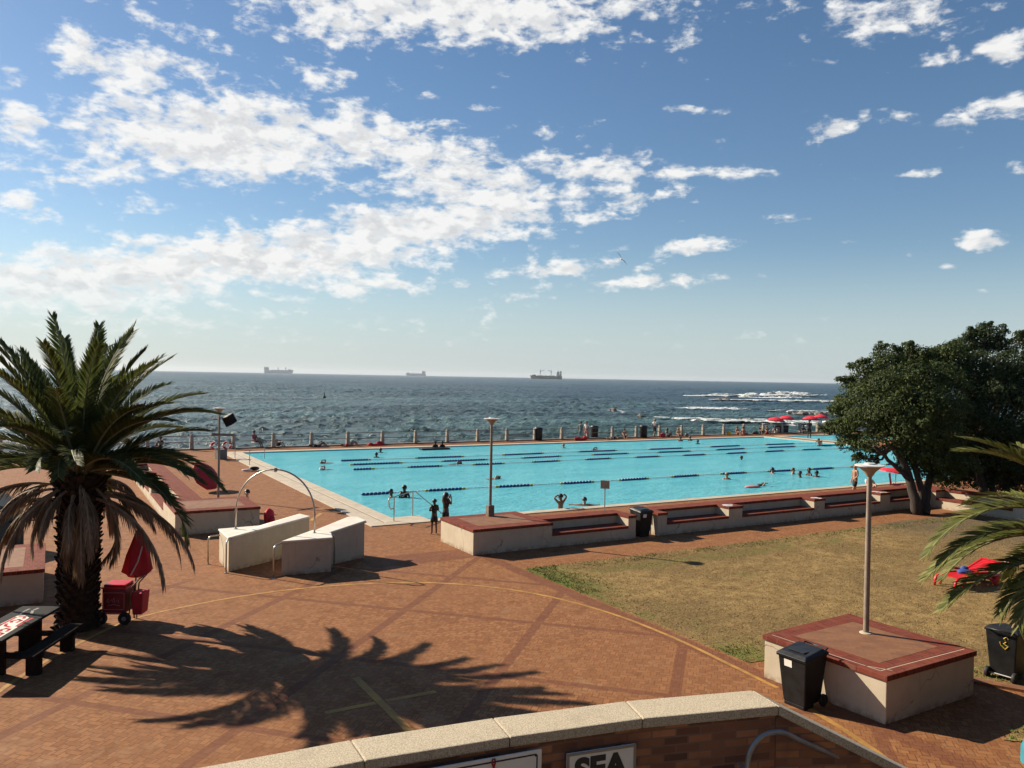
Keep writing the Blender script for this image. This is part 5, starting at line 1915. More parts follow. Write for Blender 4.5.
def skin_obj(name, J, E, mat, parent=None, sub=1):
    """J: {joint: (xyz, radius)}; grows one continuous skin over the edges E"""
    names = list(J)
    idx = {n: i for i, n in enumerate(names)}
    me = bpy.data.meshes.new(name)
    me.from_pydata([J[n][0] for n in names], [(idx[a], idx[b]) for a, b in E], [])
    me.materials.append(M[mat])
    o = bpy.data.objects.new(name, me)
    COL.objects.link(o)
    if parent is not None:
        o.parent = parent
    sk = o.modifiers.new('skin', 'SKIN')
    sk.use_smooth_shade = True
    lay = me.skin_vertices[0].data if me.skin_vertices else None
    PENDING.append((o, [J[n][1] for n in names], sub))
    return o


def finish_people():
    for o, rs, sub in PENDING:
        if not o.data.skin_vertices:
            bm = bmesh.new()
            bm.from_mesh(o.data)
            bm.verts.layers.skin.verify()
            bm.to_mesh(o.data)
            bm.free()
        d_ = o.data.skin_vertices[0].data
        for i, r in enumerate(rs):
            d_[i].radius = r if isinstance(r, tuple) else (r, r)
            d_[i].use_root = (i == 0)
        ss = o.modifiers.new('sub', 'SUBSURF')
        ss.levels = ss.render_levels = sub
    bpy.context.view_layer.update()
    dg = bpy.context.evaluated_depsgraph_get()
    done = []
    for o, _, _ in PENDING:
        done.append((o, bpy.data.meshes.new_from_object(o.evaluated_get(dg))))
    for o, me in done:
        o.modifiers.clear()
        old = o.data
        o.data = me
        me.name = o.name
        me.polygons.foreach_set('use_smooth', [True] * len(me.polygons))
        bpy.data.meshes.remove(old)


# poses: joints for a 1.66 m figure facing +y, feet at the origin
STAND = dict(pelvis=(0, 0, .90), spine=(0, .01, 1.07), chest=(0, .0, 1.25), neck=(0, 0, 1.40), head=(0, .02, 1.52), crown=(0, .01, 1.60),
             shL=(-.165, 0, 1.34), elL=(-.215, -.02, 1.08), wrL=(-.22, .05, .85), haL=(-.22, .07, .78), shR=(.165, 0, 1.34), elR=(.215, -.02, 1.08), wrR=(.22, .05, .85), haR=(.22, .07, .78),
             hipL=(-.085, 0, .85), knL=(-.10, .02, .47), anL=(-.11, -.01, .08), toL=(-.13, .13, .035), hipR=(.085, 0, .85), knR=(.10, .02, .47), anR=(.11, -.01, .08), toR=(.13, .13, .035))
RAD = dict(pelvis=(.135, .095), spine=(.12, .09), chest=(.145, .10), neck=.052, head=.092, crown=.07, shL=.06, elL=.042, wrL=.03, haL=.034, shR=.06, elR=.042, wrR=.03, haR=.034,
           hipL=.085, knL=.056, anL=.040, toL=.032, hipR=.085, knR=.056, anR=.040, toR=.032)
EDG = [('pelvis', 'spine'), ('spine', 'chest'), ('chest', 'neck'), ('neck', 'head'), ('head', 'crown'), ('chest', 'shL'), ('shL', 'elL'), ('elL', 'wrL'), ('wrL', 'haL'), ('chest', 'shR'), ('shR', 'elR'), ('elR', 'wrR'), ('wrR', 'haR'),
       ('pelvis', 'hipL'), ('hipL', 'knL'), ('knL', 'anL'), ('anL', 'toL'), ('pelvis', 'hipR'), ('hipR', 'knR'), ('knR', 'anR'), ('anR', 'toR')]


def pose(**kw):
    p = dict(STAND)
    p.update(kw)
    return p


WALK = pose(knL=(-.09, .16, .50), anL=(-.09, .20, .10), toL=(-.10, .34, .05), knR=(.09, -.06, .47), anR=(.09, -.30, .13), toR=(.10, -.20, .04), elL=(-.22, -.14, 1.1), wrL=(-.21, -.12, .88), haL=(-.21, -.10, .81), elR=(.22, .08, 1.09), wrR=(.20, .22, .92), haR=(.20, .27, .87))
CROSS = pose(knL=(-.04, .10, .48), anL=(.05, .16, .08), toL=(.05, .29, .035), knR=(.06, -.04, .47), anR=(-.03, -.14, .09), toR=(-.02, -.0, .035), elL=(-.24, .02, 1.1), wrL=(-.16, .14, .95), haL=(-.13, .18, .92))
PHONE = pose(elL=(-.2, .12, 1.16), wrL=(-.09, .28, 1.33), haL=(-.06, .31, 1.40), elR=(.2, .12, 1.16), wrR=(.09, .28, 1.33), haR=(.06, .31, 1.40))
FOLD = pose(elL=(-.22, .06, 1.1), wrL=(-.02, .2, 1.12), haL=(.05, .2, 1.16), elR=(.22, .06, 1.1), wrR=(.05, .18, 1.2), haR=(.02, .17, 1.27))
HEADUP = pose(elL=(-.36, .02, 1.52), wrL=(-.18, -.02, 1.64), haL=(-.12, -.03, 1.6), elR=(.36, .02, 1.52), wrR=(.18, -.02, 1.64), haR=(.12, -.03, 1.6))
SPREAD = pose(elL=(-.42, .08, 1.30), wrL=(-.62, .14, 1.31), haL=(-.7, .16, 1.31), elR=(.42, .08, 1.30), wrR=(.62, .14, 1.31), haR=(.7, .16, 1.31))


TREAD = pose(elL=(-.24, .12, 1.12), wrL=(-.2, .3, 1.05), haL=(-.2, .38, 1.05), elR=(.24, .12, 1.12), wrR=(.2, .3, 1.05), haR=(.2, .38, 1.05))


def seated(lean, knee_up, base=0.0):
    """sitting on the ground (base 0) facing +y; lean back angle, knees up or flat"""
    c, s = cos(lean), sin(lean)
    up = lambda d_, z=0: (0, -s * d_, base + .1 + c * d_ + z)
    sh = up(.46)
    k_ = dict(pelvis=(0, 0, base + .11), spine=up(.2), chest=up(.37), neck=up(.53), head=(0, -s * .62 + .03, base + .1 + c * .65), crown=(0, -s * .68 + .03, base + .1 + c * .73))
    k_.update(shL=(-.165, sh[1], sh[2]), shR=(.165, sh[1], sh[2]), hipL=(-.09, .06, base + .11), hipR=(.09, .06, base + .11))
    if knee_up:
        k_.update(knL=(-.11, .38, base + .42), knR=(.12, .36, base + .44), anL=(-.1, .62, base + .07), anR=(.1, .60, base + .07), toL=(-.12, .76, base + .035), toR=(.12, .74, base + .035))
    else:
        k_.update(knL=(-.11, .48, base + .12), knR=(.12, .46, base + .2), anL=(-.1, .88, base + .07), anR=(.12, .82, base + .06), toL=(-.13, .94, base + .18), toR=(.14, .92, base + .16))
    if lean > .3:
        k_.update(elL=(-.24, sh[1] - .16, base + .30), wrL=(-.23, sh[1] - .20, base + .07), haL=(-.22, sh[1] - .14, base + .04), elR=(.24, sh[1] - .16, base + .30), wrR=(.23, sh[1] - .20, base + .07), haR=(.22, sh[1] - .14, base + .04))
    else:
        k_.update(elL=(-.22, sh[1] + .16, base + .34), wrL=(-.13, .28, base + .38), haL=(-.1, .35, base + .38), elR=(.22, sh[1] + .16, base + .34), wrR=(.13, .28, base + .38), haR=(.1, .35, base + .38))
    return k_


def chair_pose(h=.38):
    return pose(pelvis=(0, 0, h + .1), spine=(0, -.06, h + .28), chest=(0, -.1, h + .46), neck=(0, -.12, h + .62), head=(0, -.10, h + .74), crown=(0, -.11, h + .82), shL=(-.165, -.11, h + .56), shR=(.165, -.11, h + .56),
                elL=(-.23, -.02, h + .32), wrL=(-.18, .2, h + .22), haL=(-.16, .27, h + .2), elR=(.23, -.02, h + .32), wrR=(.18, .2, h + .22), haR=(.16, .27, h + .2),
                hipL=(-.09, .05, h + .1), hipR=(.09, .05, h + .1), knL=(-.1, .44, h + .08), knR=(.1, .44, h + .1), anL=(-.1, .62, .08), anR=(.1, .62, .08), toL=(-.11, .76, .035), toR=(.11, .76, .035))


def lying(knees=False, prone=False):
    """on the ground, head towards -y"""
    z = .11
    k_ = dict(pelvis=(0, 0, z), spine=(0, -.18, z), chest=(0, -.36, z + .01), neck=(0, -.53, z + .01), head=(0, -.65, z + .03), crown=(0, -.73, z + .03), shL=(-.165, -.45, z), shR=(.165, -.45, z),
              elL=(-.27, -.24, .06), wrL=(-.25, .0, .06), haL=(-.24, .07, .05), elR=(.30, -.56, .06), wrR=(.16, -.74, .06), haR=(.1, -.78, .06), hipL=(-.09, .05, z), hipR=(.09, .05, z),
              knL=(-.1, .44, z), knR=(.11, .43, z), anL=(-.1, .82, .07), anR=(.12, .82, .07), toL=(-.12, .93, .09 if not prone else .04), toR=(.14, .93, .09 if not prone else .04))
    if knees:
        k_.update(knL=(-.1, .34, .42), anL=(-.1, .62, .07), toL=(-.11, .75, .035), knR=(.11, .38, .36), anR=(.12, .68, .06), toR=(.13, .8, .04))
    return k_


def swim_pose(arm=True):
    """front crawl along +y at the surface (z=0)"""
    k_ = dict(pelvis=(0, 0, -.06), spine=(0, .18, -.05), chest=(0, .36, -.04), neck=(0, .53, -.01), head=(0, .66, .04), crown=(0, .74, .05), shL=(-.165, .45, -.03), shR=(.165, .45, .0),
              hipL=(-.09, -.05, -.08), hipR=(.09, -.05, -.08), knL=(-.1, -.44, -.1), knR=(.1, -.44, -.14), anL=(-.09, -.82, -.06), anR=(.09, -.82, -.16), toL=(-.09, -.95, -.06), toR=(.09, -.95, -.18),
              elL=(-.22, .72, -.06), wrL=(-.16, .96, -.05), haL=(-.15, 1.04, -.05), elR=(.33, .38, .18), wrR=(.30, .6, .16), haR=(.29, .68, .11))
    return k_


def person(label, loc, rz, P, skin, hair='hair_black', clothes=(), scale=1.0, long_hair=False, group=None, fingers=True, sink=0.0, hold=None):
    J = {n: (Vector((P[n][0], P[n][1], P[n][2] - sink)), RAD[n]) for n in STAND}
    E_ = list(EDG)
    # face: nose
    hd, cr_, nk = (Vector(J[n][0]) for n in ('head', 'crown', 'neck'))
    upv = (cr_ - nk).normalized()
    ch = Vector(J['chest'][0]) - Vector(J['spine'][0])
    fw = Vector((0, 1, 0)) - upv * upv.y
    if fw.length < .3:
        fw = Vector((0, 0, 1)) - upv * upv.z
    fw.normalize()
    if fingers:
        for s in ('L', 'R'):
            wr, ha = Vector(J['wr' + s][0]), Vector(J['ha' + s][0])
            dr = (ha - wr).normalized()
            sd_ = dr.cross(Vector((0, 0, 1)) if abs(dr.z) < .8 else Vector((0, 1, 0))).normalized()
            cv = dr.cross(sd_)
            for k, ln in enumerate((.068, .082, .076, .06)):
                a = ha + sd_ * (.018 * (k - 1.5)) + dr * .03
                J[f'f{s}{k}'] = (a + dr * ln * .5 + cv * .008, .0095)
                J[f'g{s}{k}'] = (a + dr * ln * .9 + cv * .026, .008)
                E_ += [('ha' + s, f'f{s}{k}'), (f'f{s}{k}', f'g{s}{k}')]
            J['t' + s] = (wr + dr * .035 + sd_ * .045, .011)
            J['u' + s] = (wr + dr * .075 + sd_ * .062 + cv * .01, .009)
            E_ += [('wr' + s, 't' + s), ('t' + s, 'u' + s)]
    body = skin_obj('person', J, E_, skin)
    body.location = loc
    body.rotation_euler = (0, 0, rz)
    body.scale = (scale,) * 3
    tag(body, label, 'person', group)
    face = MB()
    face.blob(hd + fw * .098 - upv * .005, (.014, .02, .022), 6, 4)
    for s in (-1, 1):
        sd_ = fw.cross(upv) * s
        face.blob(hd + fw * .05 - upv * .0 + sd_ * .088, (.016, .022, .03), 6, 4)
    face.build('nose_and_ears', skin, body, smooth=True)
    ey = MB()
    for s in (-1, 1):
        ey.blob(hd + fw * .086 + upv * .025 + fw.cross(upv) * s * .034, .012, 6, 4)
    ey.blob(hd + fw * .088 - upv * .05, (.024, .012, .008), 6, 4)
    ey.build('eyes_and_mouth', 'hair_black', body, smooth=True)
    h_ = MB()
    hc = hd + upv * .045 - fw * .018
    n_, m_ = 14, 8
    rt = fw.cross(upv)
    for i in range(m_ + 1):
        th_ = pi * .62 * i / m_
        for j in range(n_):
            a = 2 * pi * j / n_
            cut = 1 - .42 * max(0, cos(a)) * (i / m_)
            q = th_ * cut
            h_.v.append(tuple(hc + (fw * cos(a) + rt * sin(a)) * (.112 * sin(q) + .001) + upv * (.115 * cos(q))))
    for i in range(m_):
        for j in range(n_):
            h_.f.append((i * n_ + j, (i + 1) * n_ + j, (i + 1) * n_ + (j + 1) % n_, i * n_ + (j + 1) % n_))
    if long_hair:
        h_.blob(hc - fw * .07 - upv * .14, (.12, .085, .2), 12, 8, .06)
        h_.blob(hc - upv * .02, (.135, .13, .125), 12, 8, .05)
    h_.build('hair', hair, body, smooth=True)
    for (kind, col) in clothes:
        m = lambda a, b, u: Vector(J[a][0]).lerp(Vector(J[b][0]), u)
        g = lambda n, e: (tuple(x + e for x in J[n][1]) if isinstance(J[n][1], tuple) else J[n][1] + e)
        if kind in ('shorts', 'trunks', 'trousers', 'briefs'):
            u = dict(shorts=.82, trunks=.55, trousers=1, briefs=.16)[kind]
            K = {'w': (m('pelvis', 'spine', .35), (.14, .102)), 'p': (J['pelvis'][0], (.148, .108))}
            for s in 'LR':
                K['h' + s] = (J['hip' + s][0], .103)
                K['k' + s] = (m('hip' + s, 'kn' + s, u), {'shorts': .112, 'trunks': .1}.get(kind, .086) if u < 1 else .07)
            ed = [('p', 'w'), ('p', 'hL'), ('hL', 'kL'), ('p', 'hR'), ('hR', 'kR')]
            if kind == 'trousers':
                for s in 'LR':
                    K['a' + s] = (m('kn' + s, 'an' + s, .92), .055)
                    ed.append(('k' + s, 'a' + s))
            skin_obj('shorts' if kind != 'briefs' else 'swim_briefs', K, ed, 'cloth_' + col, body)
        elif kind in ('shirt', 'vest', 'suit', 'bikini'):
            e = .014
            K = {'c': (J['chest'][0], g('chest', e)), 's': (J['spine'][0], g('spine', e)), 'p': (m('spine', 'pelvis', .7), (.14, .104)), 'n': (m('chest', 'neck', .55), .075)}
            ed = [('c', 's'), ('s', 'p'), ('c', 'n')]
            if kind == 'suit':
                K['q'] = (J['pelvis'][0], (.147, .107))
                ed.append(('p', 'q'))
            if kind == 'bikini':
                K = {'c': (J['chest'][0], g('chest', .012)), 'd': (m('chest', 'spine', .3), g('chest', .008))}
                ed = [('c', 'd')]
            if kind == 'shirt':
                for s in 'LR':
                    K['h' + s] = (m('chest', 'sh' + s, .95), .076)
                    K['e' + s] = (m('sh' + s, 'el' + s, .62), .062)
                    ed += [('c', 'h' + s), ('h' + s, 'e' + s)]
            skin_obj({'suit': 'swimsuit', 'bikini': 'bikini_top', 'vest': 'vest', 'shirt': 'shirt'}[kind], K, ed, 'cloth_' + col, body)
    return body


def G(px, py, z=0.0):
    q = at(px, py, z)
    return Vector((q.x, q.y, z))


TOCAM = lambda p: math.atan2(CAM.y - p.y, CAM.x - p.x) - pi / 2       # rz that faces the camera
# child on the deck by the corner block, and the one holding a phone up behind the block
person('thin child in black shorts with folded arms standing left of the block', G(434, 534.3), rad(-5), FOLD, 'skin_dark', 'hair_black', [('shorts', 'black'), ('vest', 'black')], .735)
p_ = Vector((.75, -2.35, 0))
wphone = person('dark person with big bushy hair photographing the pool with a phone', p_, rad(-62), PHONE, 'skin_dark', 'hair_black', [('shirt', 'black'), ('trousers', 'black')], .83, True)
ph = tag(MB().box(-.035, .035, -.005, .005, -.07, .07).build('phone', 'blue_cloth', None, loc=p_ + Matrix.Rotation(rad(-62), 3, 'Z') @ (Vector((0, .325, 1.47)) * .83), bevel=.003), 'phone held up by the bushy-haired person behind the block', 'phone')
ph.rotation_euler = (0, 0, rad(-62))
# shirtless man by the tree
p_ = Vector((21.9, -3.1, 0))
person('shirtless muscular man in dark trunks walking past the red umbrella', p_, rad(70), CROSS, 'skin_tan', 'hair_black', [('shorts', 'black')], 1.0)
# person behind the planter left of the arch
p_ = G(247.5, 499)
person('bare-shouldered person reclining behind the block left of the shower arch', (-4.75, 4.5, 0), rad(100), seated(.25, True), 'skin_pale', 'hair_black', [('trunks', 'grey')], 1.0)
q = at(266, 524.5)
rb2 = thing('red_backpack', 'red backpack leaning at the end of the left block', 'backpack', (q.x + .1, q.y, 0), .3)
MB().blob((0, 0, .28), (.2, .16, .30), 12, 8, .05).build('bag_body', 'bright_red_canvas', rb2, smooth=True)
MB().blob((.03, -.13, .18), (.14, .08, .15), 10, 6).build('front_pocket', 'red_canvas', rb2, smooth=True)

# promenade: from left to right along the railing
def prom(px, py, label, P, skin, hair, cl, rz=None, sc=1.0, lh=False):
    b = G(px, py)
    return person(label, b, TOCAM(b) if rz is None else rz, P, skin, hair, cl, sc, lh, fingers=False)


q = G(255, 447.6)
chd = thing('deck_chair', 'white plastic armchair under the magenta-shirted person', 'chair', q, TOCAM(q))
MB().box(-.26, .26, -.22, .28, .36, .40).build('seat', 'white_paint', chd, bevel=.01)
MB().box(-.26, .26, -.27, -.23, .40, .80, mtx=Matrix.Rotation(rad(6), 4, 'X')).build('backrest', 'white_paint', chd, bevel=.01)
for sx in (-.22, .22):
    for sy in (-.18, .24):
        MB().tube([(sx, sy, 0), (sx * .95, sy * .95, .36)], .02, 6).build('leg', 'white_paint', chd)
prom(255, 447.6, 'person in magenta shirt sitting in a white chair by the railing', chair_pose(), 'skin_brown', 'hair_black', [('shirt', 'magenta'), ('shorts', 'black')], TOCAM(q) + .9)
prom(277, 447, 'pale person leaning back on the ground before a railing post', seated(.45, True), 'skin_pale', 'hair_fair', [('shirt', 'grey'), ('shorts', 'black')], TOCAM(q) + .9)
prom(318, 446.8, 'dark-clothed person lying at the foot of a railing post', lying(True), 'skin_brown', 'hair_black', [('shirt', 'black'), ('shorts', 'grey')], rad(-75))
prom(350, 446.3, 'sunbather lying with knees raised beside a red bundle', lying(True), 'skin_tan', 'hair_brown', [('shirt', 'red'), ('briefs', 'red')], rad(-80))
q = G(376, 445.5)
tag(MB().blob((0, 0, .07), (.75, .3, .09), 14, 6, .08).blob((.3, .05, .18), (.3, .2, .14), 12, 6, .1).blob((-.45, 0, .13), (.2, .2, .1), 10, 6, .1).build('towel_bundle', 'red_canvas', None, smooth=True, loc=q), 'red towel bundle left lying near the far pool edge', 'towel')
prom(580.5, 440.0, 'dark-haired person in teal clothes, left one of the standing pair', STAND, 'skin_brown', 'hair_black', [('shirt', 'teal'), ('trousers', 'teal')], rad(-60))
prom(586.3, 439.8, 'person in white and pink, right one of the standing pair', STAND, 'skin_tan', 'hair_black', [('shirt', 'white'), ('shorts', 'pink')], rad(120))
q = G(578.5, 440)
tag(MB().blob((0, 0, .12), (.6, .3, .14), 12, 6, .12).blob((.4, 0, .2), (.25, .25, .2), 10, 6, .1).blob((-.4, .05, .16), (.22, .25, .18), 10, 6, .1).build('bag_heap', 'red_canvas', None, smooth=True, loc=(q.x, q.y - .4, 0)), 'heap of red bags at the feet of the standing pair', 'bags')
prom(611, 439.2, 'pale sunbather stretched flat on a light towel', lying(False), 'skin_pale', 'hair_fair', [('trunks', 'white')], rad(-62))
prom(617.5, 438.6, 'tanned sunbather lying face down beside the pale one', lying(False, True), 'skin_tan', 'hair_brown', [('trunks', 'orange')], rad(-60))
prom(624.5, 438, 'bare-chested sitter right of the two lying sunbathers', seated(.2, True), 'skin_tan', 'hair_black', [('trunks', 'black')], rad(150))
prom(654.5, 437.3, 'person in white shirt and dark shorts walking along the railing', WALK, 'skin_brown', 'hair_fair', [('shirt', 'white'), ('shorts', 'black')], rad(-70), 1.05)
q = G(662.5, 437.4)
tag(MB().blob((0, 0, .2), (.28, .2, .24), 10, 6, .1).build('beach_bag', 'red_canvas', None, smooth=True, loc=q), 'small red beach bag right of the white-shirted walker', 'bag')
prom(668, 437.3, 'seated person with dark hair and white top by the red bag', seated(.25, True), 'skin_brown', 'hair_black', [('shirt', 'white'), ('shorts', 'black')], rad(-70))
prom(678.5, 437.3, 'seated person in pale orange top, right of the one in white', seated(.2, True), 'skin_tan', 'hair_fair', [('shirt', 'yellow'), ('trunks', 'orange')], rad(150))
q = G(686.5, 436.8)
tag(MB().blob((0, 0, .18), (.22, .2, .2), 10, 6, .1).build('beach_bag', 'grey_box', None, smooth=True, loc=q), 'grey bag beside the seated person in pale orange', 'bag')
q = G(728.7, 435.4)
bk_ = thing('bucket', 'yellow bucket at the foot of a railing post', 'bucket', q)
MB().lathe([(.16, 0), (.22, .36), (.2, .36), (.15, .04)], 14).build('bucket_body', 'yellow_plastic', bk_)
MB().tube([(-.2, 0, .34), (-.12, 0, .5), (.12, 0, .5), (.2, 0, .34)], .012, 5).build('handle', 'dull_steel', bk_)
prom(737.3, 435.2, 'tanned sitter in pale top, left one of the close pair by a post', seated(.1, True), 'skin_tan', 'hair_brown', [('shirt', 'orange')], rad(170))
prom(743.6, 435, 'bare-backed sitter, right one of the close pair by a post', seated(.25, False), 'skin_tan', 'hair_black', [('trunks', 'red')], rad(-75))
q = G(755.3, 434.4)
tag(MB().blob((0, 0, .17), (.45, .25, .2), 12, 6, .1).build('beach_bag', 'green_bag', None, smooth=True, loc=q) if 'green_bag' in M else MB().blob((0, 0, .17), (.45, .25, .2), 12, 6, .1).build('beach_bag', 'teal_canvas', None, smooth=True, loc=q), 'dark green holdall on the promenade right of the close pair', 'bag')
prom(761, 434, 'dark-clothed person squatting between holdall and umbrellas', seated(.05, True), 'skin_brown', 'hair_black', [('shirt', 'black'), ('shorts', 'black')], rad(150), 1.1)
prom(767, 434, 'tanned sitter just left of the left umbrella pair', seated(.15, True), 'skin_tan', 'hair_brown', [('trunks', 'red')], rad(160))
prom(775.5, 433.6, 'person in white shirt seated under the left umbrella pair', seated(.35, False), 'skin_brown', 'hair_black', [('shirt', 'white'), ('shorts', 'white')], rad(-60))
prom(809.2, 438.6, 'dark-skinned person in dark clothes standing by the small pool', STAND, 'skin_dark', 'hair_black', [('shirt', 'black'), ('shorts', 'black')], rad(140), 1.12)
prom(803.5, 434, 'dark-clothed sitter under the umbrella pair beside the tree', seated(.1, True), 'skin_dark', 'hair_black', [('shirt', 'black')], rad(160), 1.05)
prom(822, 433, 'sitter in grey shirt at the foot of the rightmost umbrella', seated(.1, True), 'skin_brown', 'hair_black', [('shirt', 'grey'), ('shorts', 'black')], rad(160))
prom(819.5, 445.2, 'sunbather lying on the red deck at the far end of the pool', seated(.9, True), 'skin_tan', 'hair_brown', [('trunks', 'red')], rad(-60))
p_ = Vector((24.8, -1.8, 0))
person('sitter in white shirt under the red umbrella by the tree trunks', p_, rad(150), seated(.1, True), 'skin_pale', 'hair_brown', [('shirt', 'white')], 1.0, fingers=False)
q = Vector((25.9, -2.6, 0))
ch2 = thing('folding_chair', 'red folding chair behind the bench wall by the tree trunks', 'chair', q, rad(30))
MB().box(-.3, .3, -.25, .25, .36, .40).build('seat', 'red_canvas', ch2)
MB().box(-.3, .3, .24, .28, .40, 1.0, mtx=Matrix.Rotation(rad(-8), 4, 'X')).build('backrest', 'red_canvas', ch2)
for sx in (-.27, .27):
    MB().tube([(sx, -.25, 0), (sx, .22, .42)], .015, 6).build('leg', 'dull_steel', ch2)
    MB().tube([(sx, .25, 0), (sx, -.22, .42)], .015, 6).build('leg', 'dull_steel', ch2)

# behind the palm: people on the promenade at left
prom(150, 452, 'person in grey lying behind the palm fronds at left', lying(True), 'skin_pale', 'hair_black', [('shirt', 'pink'), ('shorts', 'grey')], rad(-70))
prom(160, 449, 'person in black sitting behind the palm fronds at left', seated(.2, True), 'skin_brown', 'hair_black', [('shirt', 'black'), ('shorts', 'black')], rad(150))

# ------------------------------------------------------------------ swimmers
WZ = -.05


def bather(px, py, label, kind, skin, hair='hair_black', rz=None, cl=(), sink=None, sc=1.0, lh=False):
    b = G(px, py, WZ)
    P, s_ = {'spread': (SPREAD, 1.3), 'tread': (TREAD, 1.36), 'chest': (TREAD, 1.27), 'wade': (HEADUP, 1.0), 'crawl': (swim_pose(), 0), 'lean': (FOLD, 1.2), 'stand': (STAND, 1.0)}[kind]
    if sink is not None:
        s_ = sink
    return person(label, b, TOCAM(b) if rz is None else rz, P, skin, hair, list(cl), sc, lh, fingers=False, sink=s_)


bather(390.8, 497.0, 'dark bather at the step handrail, left one of the two', 'chest', 'skin_dark', rz=rad(-100), sink=1.3)
bather(404.2, 497.2, 'dark bather at the step handrail, right one of the two', 'lean', 'skin_dark', rz=rad(170), cl=[('vest', 'black')], sink=1.14, sc=1.05)
bather(560.5, 509.2, 'brown bather standing waist-deep with both hands at the head', 'wade', 'skin_brown', rz=rad(10), sink=1.02)
bather(584.5, 505.5, 'bather up to the shoulders with arms spread near the pool edge', 'spread', 'skin_tan', rz=rad(-30), sink=1.30)
bather(376.3, 457.5, 'single dark head low in the far water, left of its neighbour', 'tread', 'skin_dark', sink=1.32)
bather(380.5, 452.5, 'single dark head nearest the far pool edge, before the lying sunbathers', 'tread', 'skin_dark', sink=1.34)
bather(333, 463, 'front-crawl swimmer at the start of the middle lane rope', 'crawl', 'skin_tan', rz=rad(90))
bather(333, 469.5, 'swimmer in a white cap beside the crawler at left', 'crawl', 'skin_pale', 'cloth_white', rz=rad(92))
bather(449, 464.5, 'swimmer with raised brown arm at the third lane rope', 'crawl', 'skin_brown', rz=rad(-88), sc=1.1)
bather(486, 479.5, 'lone crawl swimmer in open water left of the middle lamp', 'crawl', 'skin_tan', rz=rad(-86), sc=1.1)
bather(563.5, 448.0, 'small fair head near the far edge under the standing pair', 'tread', 'skin_tan', 'hair_fair', sink=1.33)
bather(603.5, 450.5, 'swimmer in a dark cap just inside the far lane rope', 'crawl', 'skin_brown', rz=rad(70), sc=1.1)
bather(680.5, 441.2, 'head at the far pool edge below the orange-topped sitter', 'tread', 'skin_brown', sink=1.25)
bather(690, 440.7, 'head at the far pool edge below a railing post, right of its neighbour', 'tread', 'skin_brown', 'hair_brown', sink=1.25)
bather(697.7, 444.0, 'dark head farther out than the two at the far edge', 'tread', 'skin_dark', sink=1.3)
bather(741.5, 459.8, 'lone dark head in mid pool beyond the nearest lane rope', 'tread', 'skin_dark', sink=1.38)
bather(726.8, 479.3, 'grey-haired head with shoulders swimming before the nearest lane rope', 'tread', 'skin_tan', 'hair_fair', sink=1.28)
b_ = bather(755.5, 486.3, 'bather with dark hair resting on a pink float in the near water', 'crawl', 'skin_tan', 'hair_black', rz=rad(-80), cl=[('vest', 'black')])
q = G(752.3, 487, -.04)
fl_ = tag(MB().blob((0, 0, .03), (.5, .28, .07), 14, 6).build('swim_float', 'cloth_pink', None, smooth=True, loc=q), 'pink swim float under the near swimmer', 'float')
for (px, py, lb, sk_, hr_) in ((772.3, 473.6, 'dark-haired bather at the lane rope, left of the group of four', 'skin_brown', 'hair_black'), (793, 474, 'farthest left head of the group of four bathers', 'skin_tan', 'hair_brown'), (800, 477.3, 'nearest dark head in the group of four bathers', 'skin_dark', 'hair_black'),
                               (809.2, 475.5, 'tallest bather in the group of four, showing dark shoulders', 'skin_dark', 'hair_black'), (816.6, 477, 'rightmost head in the group of four bathers', 'skin_dark', 'hair_black')):
    bather(px, py, lb, 'tread', sk_, hr_, rz=rad(200 * (px % 3)), sink=1.24 if 'tallest' in lb else 1.32, sc=1.08)
# dark mat with two bathers leaning on it at the far edge
q = G(434.5, 449.3, -.03)
mat_ = tag(MB().box(-1.15, 1.15, -.32, .32, 0, .1).build('floating_mat', 'black_plastic', None, loc=q, bevel=.03), 'dark floating mat at the far pool edge', 'float')
bather(435.3, 449.0, 'dark bather upright at the mat, left one of two', 'stand', 'skin_dark', sink=1.02, sc=.95, cl=[('suit', 'black')])
bather(442.3, 448.8, 'dark bather upright at the mat, right one of two', 'stand', 'skin_dark', sink=1.04, sc=.95, cl=[('suit', 'black')])

finish_people()

# ------------------------------------------------------------------ gull
gp = at_d(621.5, 259, 70)
gl = thing('gull', 'gull gliding with spread dark wings in the blue sky', 'bird', gp, rad(100))
gl.rotation_euler = (rad(0), rad(52), rad(-35))
b_ = MB()
k_ = 10
prof = [(.005, -.3), (.05, -.24), (.085, -.1), (.09, .05), (.065, .17), (.05, .22), (.052, .27), (.03, .32), (.008, .37)]
b_.lathe([(r, z) for r, z in prof], k_, (0, 0, 0), 'y')
b_.build('gull_body', 'white_paint', gl, smooth=True)
for s in (-1, 1):
    w_ = MB()
    st__ = [(0.05, .10, -.10, .02), (.30, .15, -.07, .10), (.50, .10, -.08, .09), (.66, -.02, -.10, .05)]
    for (x, yf, yb, z) in st__:
        w_.v += [(s * x, yf, z + .012), (s * x, yb, z + .006), (s * x, yb, z - .006), (s * x, yf, z - .012)]
    for i in range(3):
        for j in range(4):
            w_.f.append((i * 4 + j, i * 4 + (j + 1) % 4, (i + 1) * 4 + (j + 1) % 4, (i + 1) * 4 + j))
    w_.f += [(3, 2, 1, 0), (12, 13, 14, 15)]
    fix_normals(w_.build('wing', 'hull_dark', gl))
MB().box(-.06, .06, -.42, -.26, -.012, .012).build('tail', 'white_paint', gl)

